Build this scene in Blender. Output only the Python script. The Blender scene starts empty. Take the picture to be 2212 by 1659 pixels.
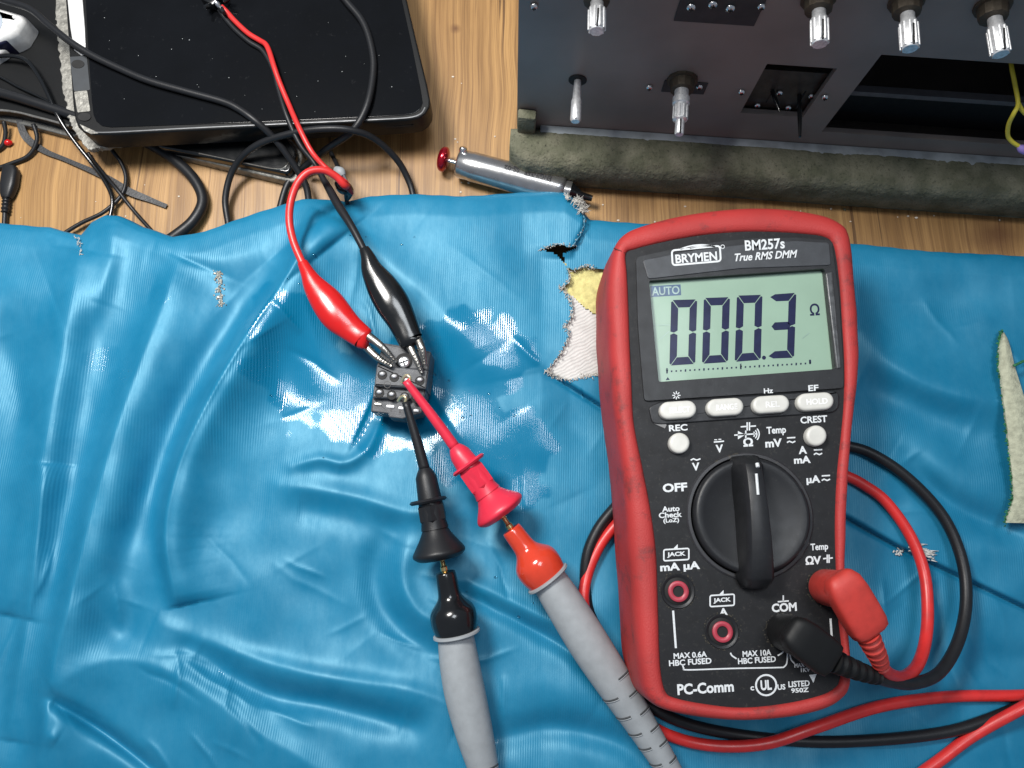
import bpy, bmesh, math, random
import numpy as np
from mathutils import Vector, Matrix, noise as mnoise
random.seed(7); rng = np.random.RandomState(5)
C = bpy.context.scene.collection
sc = bpy.context.scene
# ------------------------------------------------------------------ camera (units: centimetres)
W, HH, F = 2212.0, 1659.0, 1660.0
CAM_H = 29.0
TILT = math.atan(320.0 / F)
cd = bpy.data.cameras.new('camera'); cam = bpy.data.objects.new('camera', cd); C.objects.link(cam)
cam.location = (0, 0, CAM_H); cam.rotation_euler = (TILT, 0, 0)
cd.sensor_fit = 'HORIZONTAL'; cd.sensor_width = 36; cd.lens = 36 * F / W
cd.clip_start = 0.5; cd.clip_end = 2000
sc.camera = cam
# ------------------------------------------------------------------ light
w = bpy.data.worlds.new('World'); sc.world = w; w.use_nodes = True
w.node_tree.nodes['Background'].inputs[0].default_value = (0.72, 0.82, 1.0, 1)
w.node_tree.nodes['Background'].inputs[1].default_value = 0.24
def area(name, loc, target, sx, sy, power, col):
    d = bpy.data.lights.new(name, 'AREA'); d.shape = 'RECTANGLE'; d.size = sx; d.size_y = sy
    d.energy = power; d.color = col
    o = bpy.data.objects.new(name, d); C.objects.link(o); o.location = loc
    o.rotation_euler = (Vector(target) - Vector(loc)).to_track_quat('-Z', 'Y').to_euler(); return o
area('desk_lamp', (-17, 21, 42), (-2, 3, 0), 13, 9, 25500, (1.0, 0.97, 0.93))
area('sheen_fill', (16, 40, 170), (0, 5, 0), 50, 50, 92000, (0.90, 0.95, 1.0))  # unseen soft fill, added to even the light and lift the vinyl's sheen
sc.view_settings.view_transform = 'Standard'; sc.view_settings.look = 'None'
sc.view_settings.exposure = 0.16; sc.view_settings.gamma = 1
sc.view_settings.use_curve_mapping = False
sc.render.engine = 'CYCLES'

# ------------------------------------------------------------------ helpers
ct, st = math.cos(TILT), math.sin(TILT)
def ray(u, v):
    x, y = (u - W / 2) / F, (HH / 2 - v) / F
    return Vector((x, y * ct + st, y * st - ct))
def P(u, v, z=0.0):
    d = ray(u, v); t = (z - CAM_H) / d.z
    return Vector((d.x * t, d.y * t, z))
def pxs(u, v, z):                      # cm per photo pixel at that spot
    return (P(u + 1, v, z) - P(u, v, z)).length

def L(r, g, b):
    f = lambda c: (c / 255 / 12.92) if c / 255 <= 0.04045 else ((c / 255 + 0.055) / 1.055) ** 2.4
    return (f(r), f(g), f(b), 1)

def mat(name, col, rough=0.5, metal=0.0, var=0.12, vscale=3.0, bump=0.0, bscale=20.0, coat=0.0, col2=None, spec=0.5,
        speck=0.0, speck_col=(0.5, 0.5, 0.48, 1), speck_scale=8.0, rvar=0.1):
    m = bpy.data.materials.new(name); m.use_nodes = True; nt = m.node_tree; N = nt.nodes; K = nt.links
    b = N['Principled BSDF']; tc = N.new('ShaderNodeTexCoord')
    n = N.new('ShaderNodeTexNoise'); n.inputs['Scale'].default_value = vscale; n.inputs['Detail'].default_value = 6
    K.new(tc.outputs['Object'], n.inputs['Vector'])
    mx = N.new('ShaderNodeMix'); mx.data_type = 'RGBA'
    c = Vector(col[:3]); c2 = Vector(col2[:3]) if col2 else c * (1 - var * 2)
    mx.inputs[6].default_value = (*c, 1); mx.inputs[7].default_value = (*c2, 1)
    rp = N.new('ShaderNodeValToRGB'); rp.color_ramp.elements[0].position = .38; rp.color_ramp.elements[1].position = .68
    K.new(n.outputs[0], rp.inputs[0]); K.new(rp.outputs[0], mx.inputs[0])
    out = mx.outputs[2]
    if speck > 0:
        n3 = N.new('ShaderNodeTexNoise'); n3.inputs['Scale'].default_value = speck_scale; n3.inputs['Detail'].default_value = 9
        n3.inputs['Roughness'].default_value = .75
        K.new(tc.outputs['Object'], n3.inputs['Vector'])
        r3 = N.new('ShaderNodeValToRGB'); r3.color_ramp.elements[0].position = .62 - speck * .1; r3.color_ramp.elements[1].position = .74 - speck * .1
        K.new(n3.outputs[0], r3.inputs[0])
        ml = N.new('ShaderNodeMath'); ml.operation = 'MULTIPLY'; ml.inputs[1].default_value = min(1, speck)
        K.new(r3.outputs[0], ml.inputs[0])
        m3 = N.new('ShaderNodeMix'); m3.data_type = 'RGBA'; m3.inputs[7].default_value = speck_col
        K.new(ml.outputs[0], m3.inputs[0]); K.new(out, m3.inputs[6]); out = m3.outputs[2]
    K.new(out, b.inputs['Base Color'])
    b.inputs['Metallic'].default_value = metal
    b.inputs['Specular IOR Level'].default_value = spec
    mr = N.new('ShaderNodeMapRange'); mr.inputs[3].default_value = max(.02, rough - rvar); mr.inputs[4].default_value = min(1, rough + rvar)
    K.new(n.outputs[0], mr.inputs[0]); K.new(mr.outputs[0], b.inputs['Roughness'])
    b.inputs['Coat Weight'].default_value = coat; b.inputs['Coat Roughness'].default_value = .10
    if bump > 0:
        n2 = N.new('ShaderNodeTexNoise'); n2.inputs['Scale'].default_value = bscale; n2.inputs['Detail'].default_value = 5
        K.new(tc.outputs['Object'], n2.inputs['Vector'])
        bp = N.new('ShaderNodeBump'); bp.inputs['Strength'].default_value = bump; bp.inputs['Distance'].default_value = .05
        K.new(n2.outputs[0], bp.inputs['Height']); K.new(bp.outputs[0], b.inputs['Normal'])
    return m

OFF = {}
def thing(name, label, cat, base, group=None):
    o = bpy.data.objects.new(name, None); C.objects.link(o); o.empty_display_size = .5
    o.location = base; OFF[o] = Vector(base)
    o['label'] = label; o['category'] = cat
    if group: o['group'] = group
    return o
def obj(name, bm, m, parent=None, label=None, sharp=38, smooth=True):
    me = bpy.data.meshes.new(name)
    off = OFF.get(parent, Vector((0, 0, 0)))
    if off.length: bmesh.ops.translate(bm, verts=bm.verts, vec=-off)
    bmesh.ops.recalc_face_normals(bm, faces=bm.faces)
    bm.to_mesh(me); bm.free()
    o = bpy.data.objects.new(name, me); C.objects.link(o)
    if parent: o.parent = parent
    OFF[o] = off.copy()
    for mm in (m if isinstance(m, (list, tuple)) else [m]): me.materials.append(mm)
    if smooth:
        me.polygons.foreach_set('use_smooth', [True] * len(me.polygons))
        if sharp: me.set_sharp_from_angle(angle=math.radians(sharp))
    if label: o['label'] = label
    return o
def tag(o, label, cat, group=None):
    o['label'] = label; o['category'] = cat
    if group: o['group'] = group
    return o

def catmull(pts, n=8, closed=False):
    pts = [tuple(p) for p in pts]; k = len(pts); dim = len(pts[0]); out = []
    rngk = range(k if closed else k - 1)
    for i in rngk:
        g = lambda j: pts[j % k] if closed else pts[min(max(j, 0), k - 1)]
        p0, p1, p2, p3 = g(i - 1), g(i), g(i + 1), g(i + 2)
        for s in range(n):
            t = s / n
            out.append(tuple(.5 * (2 * p1[d] + (p2[d] - p0[d]) * t + (2 * p0[d] - 5 * p1[d] + 4 * p2[d] - p3[d]) * t * t
                                   + (3 * p1[d] - p0[d] - 3 * p2[d] + p3[d]) * t ** 3) for d in range(dim)))
    if not closed: out.append(pts[-1])
    return out

def tube(bm, pts, rad, seg=14, smooth=0, caps=True, flat=1.0):
    """pts: Vectors; rad: number or list. flat squashes the section's height."""
    if not isinstance(rad, (list, tuple)): rad = [rad] * len(pts)
    if smooth:
        q = catmull([(p[0], p[1], p[2], r) for p, r in zip(pts, rad)], smooth)
        pts = [Vector(a[:3]) for a in q]; rad = [max(a[3], .002) for a in q]
    pts = [Vector(p) for p in pts]
    n = len(pts); T = []
    for i in range(n):
        a, b = pts[max(i - 1, 0)], pts[min(i + 1, n - 1)]
        d = b - a
        if d.length < 1e-6: d = Vector((0, 0, 1)) if not T else T[-1].copy()
        T.append(d.normalized())
    up = Vector((0, 0, 1)) if abs(T[0].z) < .9 else Vector((0, 1, 0))
    N = (up - T[0] * up.dot(T[0])).normalized(); rings = []
    for i in range(n):
        N = (N - T[i] * N.dot(T[i])).normalized(); B = T[i].cross(N)
        rings.append([bm.verts.new(pts[i] + (N * math.cos(a) * flat + B * math.sin(a)) * rad[i])
                      for a in [2 * math.pi * j / seg for j in range(seg)]])
    for a, b in zip(rings, rings[1:]):
        for j in range(seg): bm.faces.new((a[j], a[(j + 1) % seg], b[(j + 1) % seg], b[j]))
    if caps:
        bm.faces.new(rings[0]); bm.faces.new(rings[-1][::-1])
    return bm
def lathe(bm, A, B, prof, seg=28):
    """prof: list of (t along A->B in cm, r cm)"""
    d = (Vector(B) - Vector(A)).normalized()
    up = Vector((0, 0, 1)) if abs(d.z) < .9 else Vector((0, 1, 0))
    N = (up - d * up.dot(d)).normalized(); Bn = d.cross(N); rings = []
    for t, r in prof:
        c = Vector(A) + d * t
        rings.append([bm.verts.new(c + (N * math.cos(a) + Bn * math.sin(a)) * max(r, .001))
                      for a in [2 * math.pi * j / seg for j in range(seg)]])
    for a, b in zip(rings, rings[1:]):
        for j in range(seg): bm.faces.new((a[j], a[(j + 1) % seg], b[(j + 1) % seg], b[j]))
    bm.faces.new(rings[0]); bm.faces.new(rings[-1][::-1])
    return bm
def loft(bm, rings, cap0=True, cap1=True):
    R = [[bm.verts.new(p) for p in r] for r in rings]; k = len(R[0])
    for a, b in zip(R, R[1:]):
        for j in range(k): bm.faces.new((a[j], a[(j + 1) % k], b[(j + 1) % k], b[j]))
    if cap0: bm.faces.new(R[0])
    if cap1: bm.faces.new(R[-1][::-1])
    return bm
def inset2d(pts, d):
    """move a closed loop inwards by d (xy)"""
    n = len(pts); out = []
    A = sum(pts[i][0] * pts[(i + 1) % n][1] - pts[(i + 1) % n][0] * pts[i][1] for i in range(n))
    s = 1 if A > 0 else -1
    for i in range(n):
        a, b = Vector(pts[i - 1][:2]), Vector(pts[(i + 1) % n][:2]); t = (b - a)
        if t.length < 1e-9: out.append(tuple(pts[i][:2])); continue
        t.normalize(); nn = Vector((-t.y, t.x)) * s
        out.append((pts[i][0] + nn.x * d, pts[i][1] + nn.y * d))
    return out
def prism(bm, xy, z0, z1, bev=.05, steps=3):
    """rounded-top prism from a closed xy outline"""
    rings = [[Vector((p[0], p[1], z0)) for p in xy]]
    for k in range(steps + 1):
        a = math.pi / 2 * k / steps
        q = inset2d(xy, bev * (1 - math.cos(a)))
        rings.append([Vector((p[0], p[1], z1 - bev + bev * math.sin(a))) for p in q])
    rings.append([Vector((p[0], p[1], z1)) for p in inset2d(xy, bev * 1.15 + .004)])
    return loft(bm, rings)
def pxout(pl, z): return [tuple(P(u, v, z)[:2]) for u, v in pl]
def box(bm, c, dx, dy, dz, rot=0, bev=0):
    M = Matrix.Translation(c) @ Matrix.Rotation(rot, 4, 'Z') @ Matrix.Diagonal((dx, dy, dz, 1))
    r = bmesh.ops.create_cube(bm, size=1, matrix=M)
    if bev:
        es = list({e for v in r['verts'] for e in v.link_edges})
        bmesh.ops.bevel(bm, geom=es, offset=bev, segments=2, affect='EDGES', profile=.5)
    return bm
def arc(cx, cy, r, a0, a1, n=16, ry=None):
    ry = ry or r
    return [(cx + r * math.cos(math.radians(a0 + (a1 - a0) * i / n)), cy + ry * math.sin(math.radians(a0 + (a1 - a0) * i / n))) for i in range(n + 1)]
def stroke(bm, pl, wpx, z, closed=False):
    """flat printed line along a pixel polyline"""
    n = len(pl); L_, R_ = [], []
    for i in range(n):
        a = Vector(pl[(i - 1) % n] if closed else pl[max(i - 1, 0)]); b = Vector(pl[(i + 1) % n] if closed else pl[min(i + 1, n - 1)])
        t = (b - a).normalized(); nn = Vector((-t.y, t.x)) * wpx / 2; p = Vector(pl[i])
        L_.append(bm.verts.new(P(*(p + nn), z))); R_.append(bm.verts.new(P(*(p - nn), z)))
    for i in range(n if closed else n - 1):
        j = (i + 1) % n; bm.faces.new((L_[i], L_[j], R_[j], R_[i]))
def poly(bm, pl, z):
    bm.faces.new([bm.verts.new(P(u, v, z)) for u, v in pl])
FONTS = {}
def text(bm, s, u, v, wpx, hpx, z, rot=3.6, bold=.02, shear=0.0, fn=None):
    """lettering as a flat mesh, its bounding box wpx by hpx photo pixels, centred at u, v"""
    cu = bpy.data.curves.new('t', 'FONT'); cu.body = s; cu.offset = bold + .008; cu.shear = shear; cu.resolution_u = 3
    o = bpy.data.objects.new('t', cu); C.objects.link(o)
    dg = bpy.context.evaluated_depsgraph_get(); dg.update()
    me = o.evaluated_get(dg).to_mesh()
    vs = [Vector(x.co) for x in me.vertices]
    if vs:
        x0, x1 = min(a.x for a in vs), max(a.x for a in vs); y0, y1 = min(a.y for a in vs), max(a.y for a in vs)
        cr, sr = math.cos(math.radians(rot)), math.sin(math.radians(rot)); nv = []
        for a in vs:
            X = ((a.x - x0) / (x1 - x0) - .5) * wpx; Y = ((a.y - y0) / max(y1 - y0, 1e-6) - .5) * hpx
            uu, vv = u + X * cr - Y * sr, v - (X * sr + Y * cr)
            nv.append(bm.verts.new(fn(uu, vv) if fn else P(uu, vv, z)))
        for f in me.polygons:
            try: bm.faces.new([nv[i] for i in f.vertices])
            except ValueError: pass
    o.evaluated_get(dg).to_mesh_clear()
    bpy.data.objects.remove(o); bpy.data.curves.remove(cu)
B = bmesh.new

# ------------------------------------------------------------------ materials
M = {}
M['black_rubber'] = mat('black_rubber', (.012, .013, .015), .42, spec=.35, bump=.08, bscale=30, rvar=.08)
M['black_gloss'] = mat('black_gloss', (.007, .008, .009), .18, coat=.15)
M['black_plastic'] = mat('black_plastic', (.014, .015, .017), .40, spec=.4, bump=.12, bscale=60, speck=.25, speck_col=(.12, .12, .11, 1), speck_scale=9)
M['meter_face'] = mat('meter_face', (.010, .0105, .012), .5, spec=.3, bump=.1, bscale=50, speck=.55, speck_col=(.06, .057, .05, 1), speck_scale=9)
M['bezel'] = mat('bezel', (.04, .044, .05), .38, bump=.1, bscale=60, speck=.2, speck_col=(.14, .14, .14, 1))
M['grey_grip'] = mat('grey_grip', L(150, 155, 158), .55, bump=.12, bscale=50, var=.06, speck=.12, speck_col=(.1, .1, .1, 1), speck_scale=14)
M['red_rubber'] = mat('red_rubber', (.42, .036, .034), .58, bump=.3, bscale=22, var=.10, vscale=.5, speck=.75, speck_col=(.13, .03, .03, 1), speck_scale=1.1, spec=.4)
M['red_cable'] = mat('red_cable', (.62, .03, .028), .36, var=.08)
M['red_orange'] = mat('red_orange', (.60, .050, .022), .18, coat=.3, var=.05)
M['red_plug'] = mat('red_plug', (.50, .04, .03), .55, var=.08, bump=.08)
M['red_pink'] = mat('red_pink', (.68, .028, .060), .38, var=.05)
M['red_boot'] = mat('red_boot', (.52, .010, .010), .22, coat=.15, var=.05)
M['white_paint'] = mat('white_paint', L(214, 218, 220), .5, var=.08, vscale=20)
M['white_btn'] = mat('white_btn', L(204, 203, 196), .4, var=.05, bump=.05, speck=.15, speck_col=(.3, .28, .22, 1))
M['btn_print'] = mat('btn_print', (.86, .86, .84), .5)
M['steel'] = mat('steel', (.40, .385, .35), .30, 1, var=.2, vscale=8, bump=.1, bscale=12)
M['chrome'] = mat('chrome', (.86, .86, .86), .24, 1, var=.1, vscale=6, speck=.1, speck_col=(.2, .2, .18, 1))
M['alu'] = mat('alu', (.80, .81, .82), .38, .6, var=.15, vscale=10, bump=.1, bscale=20, speck=.2, speck_col=(.25, .24, .22, 1))
M['gold'] = mat('gold', (.85, .62, .28), .25, 1)
M['pale_gold'] = mat('pale_gold', (.9, .78, .48), .3, .8)
M['brass_dirty'] = mat('brass_dirty', (.07, .055, .038), .6, .4, bump=.4, bscale=8)
M['wine'] = mat('wine', (.42, .005, .02), .2, .7, coat=.5)
M['dark_hole'] = mat('dark_hole', (.004, .004, .004), .7)
M['jack_red'] = mat('jack_red', (.42, .045, .07), .4)
M['grime'] = mat('grime', (.05, .045, .033), .85, bump=.5, bscale=15)
M['lcd'] = mat('lcd', L(136, 164, 144), .4, coat=.25, var=.05, vscale=.6, speck=.12, speck_col=L(186, 205, 196), speck_scale=3)
M['lcd_ink'] = mat('lcd_ink', L(10, 20, 62), .5, coat=.08, spec=.3, speck=.04, speck_col=L(120, 140, 150), speck_scale=4)
M['lcd_box'] = mat('lcd_box', L(52, 82, 116), .4, coat=.6)
M['lcd_gap'] = mat('lcd_gap', L(150, 176, 170), .4, coat=.6)

# wood
def wood():
    m = bpy.data.materials.new('wood'); m.use_nodes = True; nt = m.node_tree; N = nt.nodes; K = nt.links
    b = N['Principled BSDF']; tc = N.new('ShaderNodeTexCoord')
    wn = N.new('ShaderNodeTexNoise'); wn.inputs['Scale'].default_value = .12; wn.inputs['Detail'].default_value = 2
    K.new(tc.outputs['Object'], wn.inputs['Vector'])
    ad = N.new('ShaderNodeMix'); ad.data_type = 'RGBA'; ad.blend_type = 'ADD'; ad.inputs[0].default_value = 1.6
    K.new(tc.outputs['Object'], ad.inputs[6]); K.new(wn.outputs['Color'], ad.inputs[7])
    def st(sx, sy, det, src=None, rough=.6):
        mp = N.new('ShaderNodeMapping'); mp.inputs['Scale'].default_value = (sx, sy, 1); K.new(ad.outputs[2], mp.inputs[0])
        n = N.new('ShaderNodeTexNoise'); n.inputs['Scale'].default_value = 1; n.inputs['Detail'].default_value = det
        n.inputs['Roughness'].default_value = rough; K.new(mp.outputs[0], n.inputs['Vector']); return n
    a = st(.9, .05, 4); f = st(9, .10, 5, rough=.7); g = st(36, .35, 3); cr = st(2.6, .035, 2)
    r1 = N.new('ShaderNodeValToRGB'); e = r1.color_ramp.elements
    e[0].position = .28; e[0].color = L(126, 92, 52); e[1].position = .66; e[1].color = L(182, 142, 90)
    K.new(a.outputs[0], r1.inputs[0])
    def mixm(prev, n, p0, p1, col, amt):
        r = N.new('ShaderNodeValToRGB'); r.color_ramp.elements[0].position = p0; r.color_ramp.elements[1].position = p1
        K.new(n.outputs[0], r.inputs[0]); ml = N.new('ShaderNodeMath'); ml.operation = 'MULTIPLY'; ml.inputs[1].default_value = amt
        K.new(r.outputs[0], ml.inputs[0])
        mx = N.new('ShaderNodeMix'); mx.data_type = 'RGBA'; mx.inputs[7].default_value = col
        K.new(ml.outputs[0], mx.inputs[0]); K.new(prev, mx.inputs[6]); return mx.outputs[2]
    o = mixm(r1.outputs[0], f, .45, .72, L(104, 72, 40), .85)
    o = mixm(o, g, .5, .75, L(104, 74, 46), .55)
    o = mixm(o, cr, .675, .69, L(70, 46, 30), .7)
    # knots: real dark marks in the board
    kp = P(2150, 505, 0), P(983, 62, 0), P(2290, 620, 0)
    for k, (kk, rad) in enumerate(zip(kp, (1.5, .28, 1.5))):
        vm = N.new('ShaderNodeVectorMath'); vm.operation = 'DISTANCE'; vm.inputs[1].default_value = kk
        mp = N.new('ShaderNodeVectorMath'); mp.operation = 'ADD'
        nz = N.new('ShaderNodeTexNoise'); nz.inputs['Scale'].default_value = .9; K.new(tc.outputs['Object'], nz.inputs['Vector'])
        sc_ = N.new('ShaderNodeVectorMath'); sc_.operation = 'SCALE'; sc_.inputs['Scale'].default_value = rad * .7
        sb = N.new('ShaderNodeVectorMath'); sb.operation = 'SUBTRACT'; sb.inputs[1].default_value = (.5, .5, .5)
        K.new(nz.outputs['Color'], sb.inputs[0]); K.new(sb.outputs[0], sc_.inputs[0])
        K.new(tc.outputs['Object'], mp.inputs[0]); K.new(sc_.outputs[0], mp.inputs[1]); K.new(mp.outputs[0], vm.inputs[0])
        r = N.new('ShaderNodeMapRange'); r.inputs[1].default_value = rad; r.inputs[2].default_value = rad * .1
        r.inputs[3].default_value = 0; r.inputs[4].default_value = .8; K.new(vm.outputs['Value'], r.inputs[0])
        mx = N.new('ShaderNodeMix'); mx.data_type = 'RGBA'; mx.inputs[7].default_value = L(92, 58, 34)
        K.new(r.outputs[0], mx.inputs[0]); K.new(o, mx.inputs[6]); o = mx.outputs[2]
    K.new(o, b.inputs['Base Color']); b.inputs['Roughness'].default_value = .42
    bp = N.new('ShaderNodeBump'); bp.inputs['Strength'].default_value = .25; bp.inputs['Distance'].default_value = .03
    K.new(f.outputs[0], bp.inputs['Height']); K.new(bp.outputs[0], b.inputs['Normal'])
    return m
bm = B(); box(bm, (0, 10, -1), 110, 90, 2)
t = obj('tabletop', bm, wood(), smooth=False); t['kind'] = 'structure'

# ------------------------------------------------------------------ blue padded cover: height field
EDGE = [(-420, 470), (-150, 478), (0, 485), (100, 495), (150, 510), (172, 514), (196, 485), (225, 470), (250, 470), (300, 492), (370, 514), (440, 504), (520, 476),
        (590, 452), (650, 432), (700, 432), (745, 438), (800, 428), (900, 424), (1000, 426), (1100, 421), (1180, 419), (1222, 420), (1238, 432),
        (1256, 445), (1262, 462), (1275, 478), (1340, 482), (1450, 490), (1600, 505), (1840, 532), (2000, 545), (2212, 560), (2400, 570), (2700, 580)]
EU = np.array([e[0] for e in EDGE], float); EV = np.array([e[1] for e in EDGE], float)
# (pixel polyline, height, half-width px, sharpness power)
FOLDS = [
 ([(250,640),(190,820),(135,1085),(85,1390),(40,1680)], -.22, 44, 2), ([(395,560),(290,820),(205,1085),(150,1310),(112,1465),(90,1700)], .62, (30, 80), 1.7),
 ([(600,560),(500,690),(400,860),(325,1048),(260,1240)], -.30, 26, 2), ([(690,455),(625,590),(548,700),(453,860),(385,1010),(358,1160),(385,1310)], .72, (17, 80), 1.5),
 ([(175,540),(136,761),(76,1063),(20,1330)], .42, (40, 60), 1.6), ([(100,1000),(75,1250),(20,1600)], .25, (20, 60), 1.6), ([(0,720),(50,860),(70,1010)], -.2, 30, 2), ([(-60,600),(40,640),(110,620)], .2, 60, 2),
 ([(680,480),(720,530)], .45, 90, 2), ([(700,460),(800,535),(900,620),(980,700),(1040,790)], .28, 34, 1.5), ([(560,720),(600,790),(640,900)], -.25, 40, 2),
 ([(900,470),(1010,560),(1110,700),(1140,820)], .22, 70, 2), ([(630,1008),(690,992),(745,1000),(795,968),(822,905)], .20, 13, 1.5),
 ([(604,1048),(756,1070),(885,1108),(960,1090)], .22, 18, 1.6), ([(640,1100),(700,1110),(850,1150)], -.14, 22, 2),
 ([(845,1150),(812,1220),(822,1300),(885,1380),(960,1420)], -.38, 24, 2), ([(880,1180),(870,1250),(900,1320),(960,1350)], .25, 18, 1.6),
 ([(110,1490),(240,1430),(378,1463),(529,1569),(680,1665),(760,1740)], .24, (80, 34), 1.7), ([(410,1400),(574,1494),(718,1524),(885,1565)], -.38, 24, 2),
 ([(330,1345),(491,1410),(680,1463),(885,1494),(1000,1540)], .22, (66, 26), 1.7), ([(105,1510),(227,1584),(340,1670)], -.30, 14, 1.6), ([(100,1585),(125,1600)], .12, 16, 1.5),
 ([(190,1280),(260,1360),(290,1300)], -.22, 26, 2), ([(1000,1280),(1138,1352),(1231,1408),(1330,1500)], -.34, 15, 1.5), ([(1010,1255),(1140,1318),(1240,1370)], .20, 16, 1.5),
 ([(1060,1600),(1200,1570),(1350,1610),(1420,1680)], -.32, 22, 2), ([(1080,1500),(1180,1480),(1290,1540)], .18, 36, 2), ([(640,1200),(700,1300),(780,1400)], -.16, 40, 2),
 ([(1000,1010),(1060,1090),(1040,1180)], -.18, 30, 2), ([(1120,880),(1190,980),(1240,1080)], .12, 40, 2), ([(1200,900),(1290,960)], -.12, 24, 2),
 ([(1845,700),(1930,790),(2050,850),(2240,880)], .26, 34, 1.6), ([(1850,820),(1960,870),(2100,940)], -.24, 34, 2), ([(1960,985),(2050,1085),(2230,1165)], -.26, 22, 1.8),
 ([(1930,960),(2030,1010),(2230,1080)], .16, 36, 2), ([(2010,1250),(2030,1340),(2010,1440)], -.12, 12, 1.6), ([(2090,1450),(2150,1420),(2260,1440)], -.2, 26, 2),
 ([(1850,640),(1980,650),(2200,630)], -.16, 40, 2), ([(1850,1240),(1930,1330)], .12, 24, 2),
 ([(240,480),(238,560),(210,660)], .18, 20, 1.5), ([(330,520),(450,560),(560,540)], .18, 28, 1.7), ([(300,560),(440,600),(500,650)], -.12, 26, 2),
 ([(800,860),(860,880),(930,840)], -.42, 75, 2),
]
CREASES = []
_r = random.Random(21)
for _n, (x0, x1, y0, y1, ang, sp) in ((9, (0, 560, 560, 1500, 112, 8)), (12, (380, 1000, 1080, 1600, 25, 16)), (10, (560, 1150, 470, 760, 60, 40)), (9, (1850, 2200, 620, 1150, 30, 18)), (8, (1850, 2200, 1180, 1640, 60, 40)), (7, (60, 500, 1400, 1640, 35, 20)), (8, (1000, 1300, 850, 1640, 60, 25))):
    for _k in range(_n):
        _x, _y = _r.uniform(x0, x1), _r.uniform(y0, y1); _a = math.radians(ang + _r.gauss(0, sp)); _pl = [(_x, _y)]
        for _j in range(_r.randint(3, 6)):
            _a += math.radians(_r.gauss(0, 9)); _x += 34 * math.cos(_a); _y += 34 * math.sin(_a); _pl.append((_x, _y))
        CREASES.append((_pl, _r.uniform(-.055, .075), _r.uniform(4.5, 9)))
_w = [(rng.uniform(-1, 1, 2) * .018 * (1 + 1.6 * k / 14), rng.uniform(0, 6.28), .030 / (1 + k * .25)) for k in range(16)]
CRE = np.array([(1150, 795), (1199, 813), (1296, 875), (1560, 1000), (1830, 1118), (1940, 1180), (2212, 1310), (2500, 1440)], float)
def seg_dist(U, V, pl):
    best = np.full(U.shape, 1e9); frac = np.zeros(U.shape); sg = np.ones(U.shape); n = len(pl) - 1
    for i in range(n):
        ax, ay = pl[i]; bx, by = pl[i + 1]; dx, dy = bx - ax, by - ay
        t = np.clip(((U - ax) * dx + (V - ay) * dy) / (dx * dx + dy * dy), 0, 1)
        d = np.hypot(U - ax - t * dx, V - ay - t * dy); k = d < best
        best = np.where(k, d, best); frac = np.where(k, (i + t) / n, frac); sg = np.where(k, np.sign(dx * (V - ay) - dy * (U - ax)), sg)
    return best, frac, sg
def cheight(U, V):
    U = np.asarray(U, float); V = np.asarray(V, float)
    h = np.full(U.shape, 1.15)
    for pl, a, wd, pw in FOLDS:
        pl2 = [q[:2] for q in catmull(pl, 5)] if len(pl) > 2 else pl
        d, f, sgn = seg_dist(U, V, pl2)
        if isinstance(wd, tuple):
            k = 1 / (1 + np.exp(np.clip(sgn * d / 5.0, -40, 40))); wl, wr = wd
            g1 = np.exp(-(d / wl) ** 1.8) * (1 - k) + np.exp(-(d / wr) ** 1.8) * k
            h += (1.7 if pl[0][1] < 1200 else 1.35) * a * g1 * (np.sin(np.pi * np.clip(f, 0, 1)) ** .5); continue
        a = a * (1.5 if abs(a) > .23 and (pl[0][0] < 560 or pl[0][0] > 1180) else 1.0)
        h += a * np.exp(-(d / (wd * (1.35 if wd > 16 else 1.15))) ** max(pw, 1.65)) * (np.sin(np.pi * np.clip(f, .04, .96)) ** .45)
    for pl, a, wd in CREASES:
        xs = [q[0] for q in pl]; ys = [q[1] for q in pl]; m = (U > min(xs) - 40) & (U < max(xs) + 40) & (V > min(ys) - 40) & (V < max(ys) + 40)
        if not m.any(): continue
        d, f, sgn = seg_dist(U[m], V[m], pl); h[m] += a * (np.exp(-(d / wd) ** 1.4) + .35 * np.exp(-(d / (wd * 4)) ** 2)) * np.sin(np.pi * np.clip(f, .02, .98)) ** .7
    for k, p, a in _w: h += a * np.sin(k[0] * U + k[1] * V + p + 1.3 * np.sin(k[1] * U * .6 - k[0] * V * .7))
    cv = np.interp(U, CRE[:, 0], CRE[:, 1]); cf = np.clip((U - 1170) / 60, 0, 1)
    s = 1 / (1 + np.exp(-np.clip((V - cv) / 2.2, -40, 40)))
    h += cf * (.14 - .34 * s * np.exp(-np.clip(V - cv, 0, 500) / 260) - .22 * np.exp(-((V - cv - 4) / 5.0) ** 2))
    te = np.interp(V, [420, 462, 480, 505, 532, 545], [1250, 1262, 1264, 1254, 1241, 1236])
    h += .30 * (1 / (1 + np.exp(np.clip((U - te) / 1.6, -40, 40)))) * np.clip((U - 1130) / 90, 0, 1) * np.clip((560 - V) / 30, 0, 1) * (U < 1290)
    h -= .25 * np.clip((U - 1280) / 300, 0, 1) * (U < 4000)
    return np.maximum(h, .18)
def ch(u, v): return float(cheight(np.array([u]), np.array([v]))[0])
def inpoly(U, V, pl):
    ins = np.zeros(U.shape, bool); n = len(pl)
    for i in range(n):
        x1, y1 = pl[i]; x2, y2 = pl[(i + 1) % n]
        c = ((y1 > V) != (y2 > V)) & (U < (x2 - x1) * (V - y1) / ((y2 - y1) + 1e-12) + x1); ins ^= c
    return ins
HOLE = [(1224,577),(1240,583),(1262,574),(1290,579),(1330,590),(1340,820),(1296,812),(1262,815),(1230,822),(1199,814),(1181,801),(1196,782),(1209,766),(1222,742),(1230,716),
        (1217,706),(1232,688),(1236,665),(1230,642),(1212,622),(1228,608)]
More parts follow.
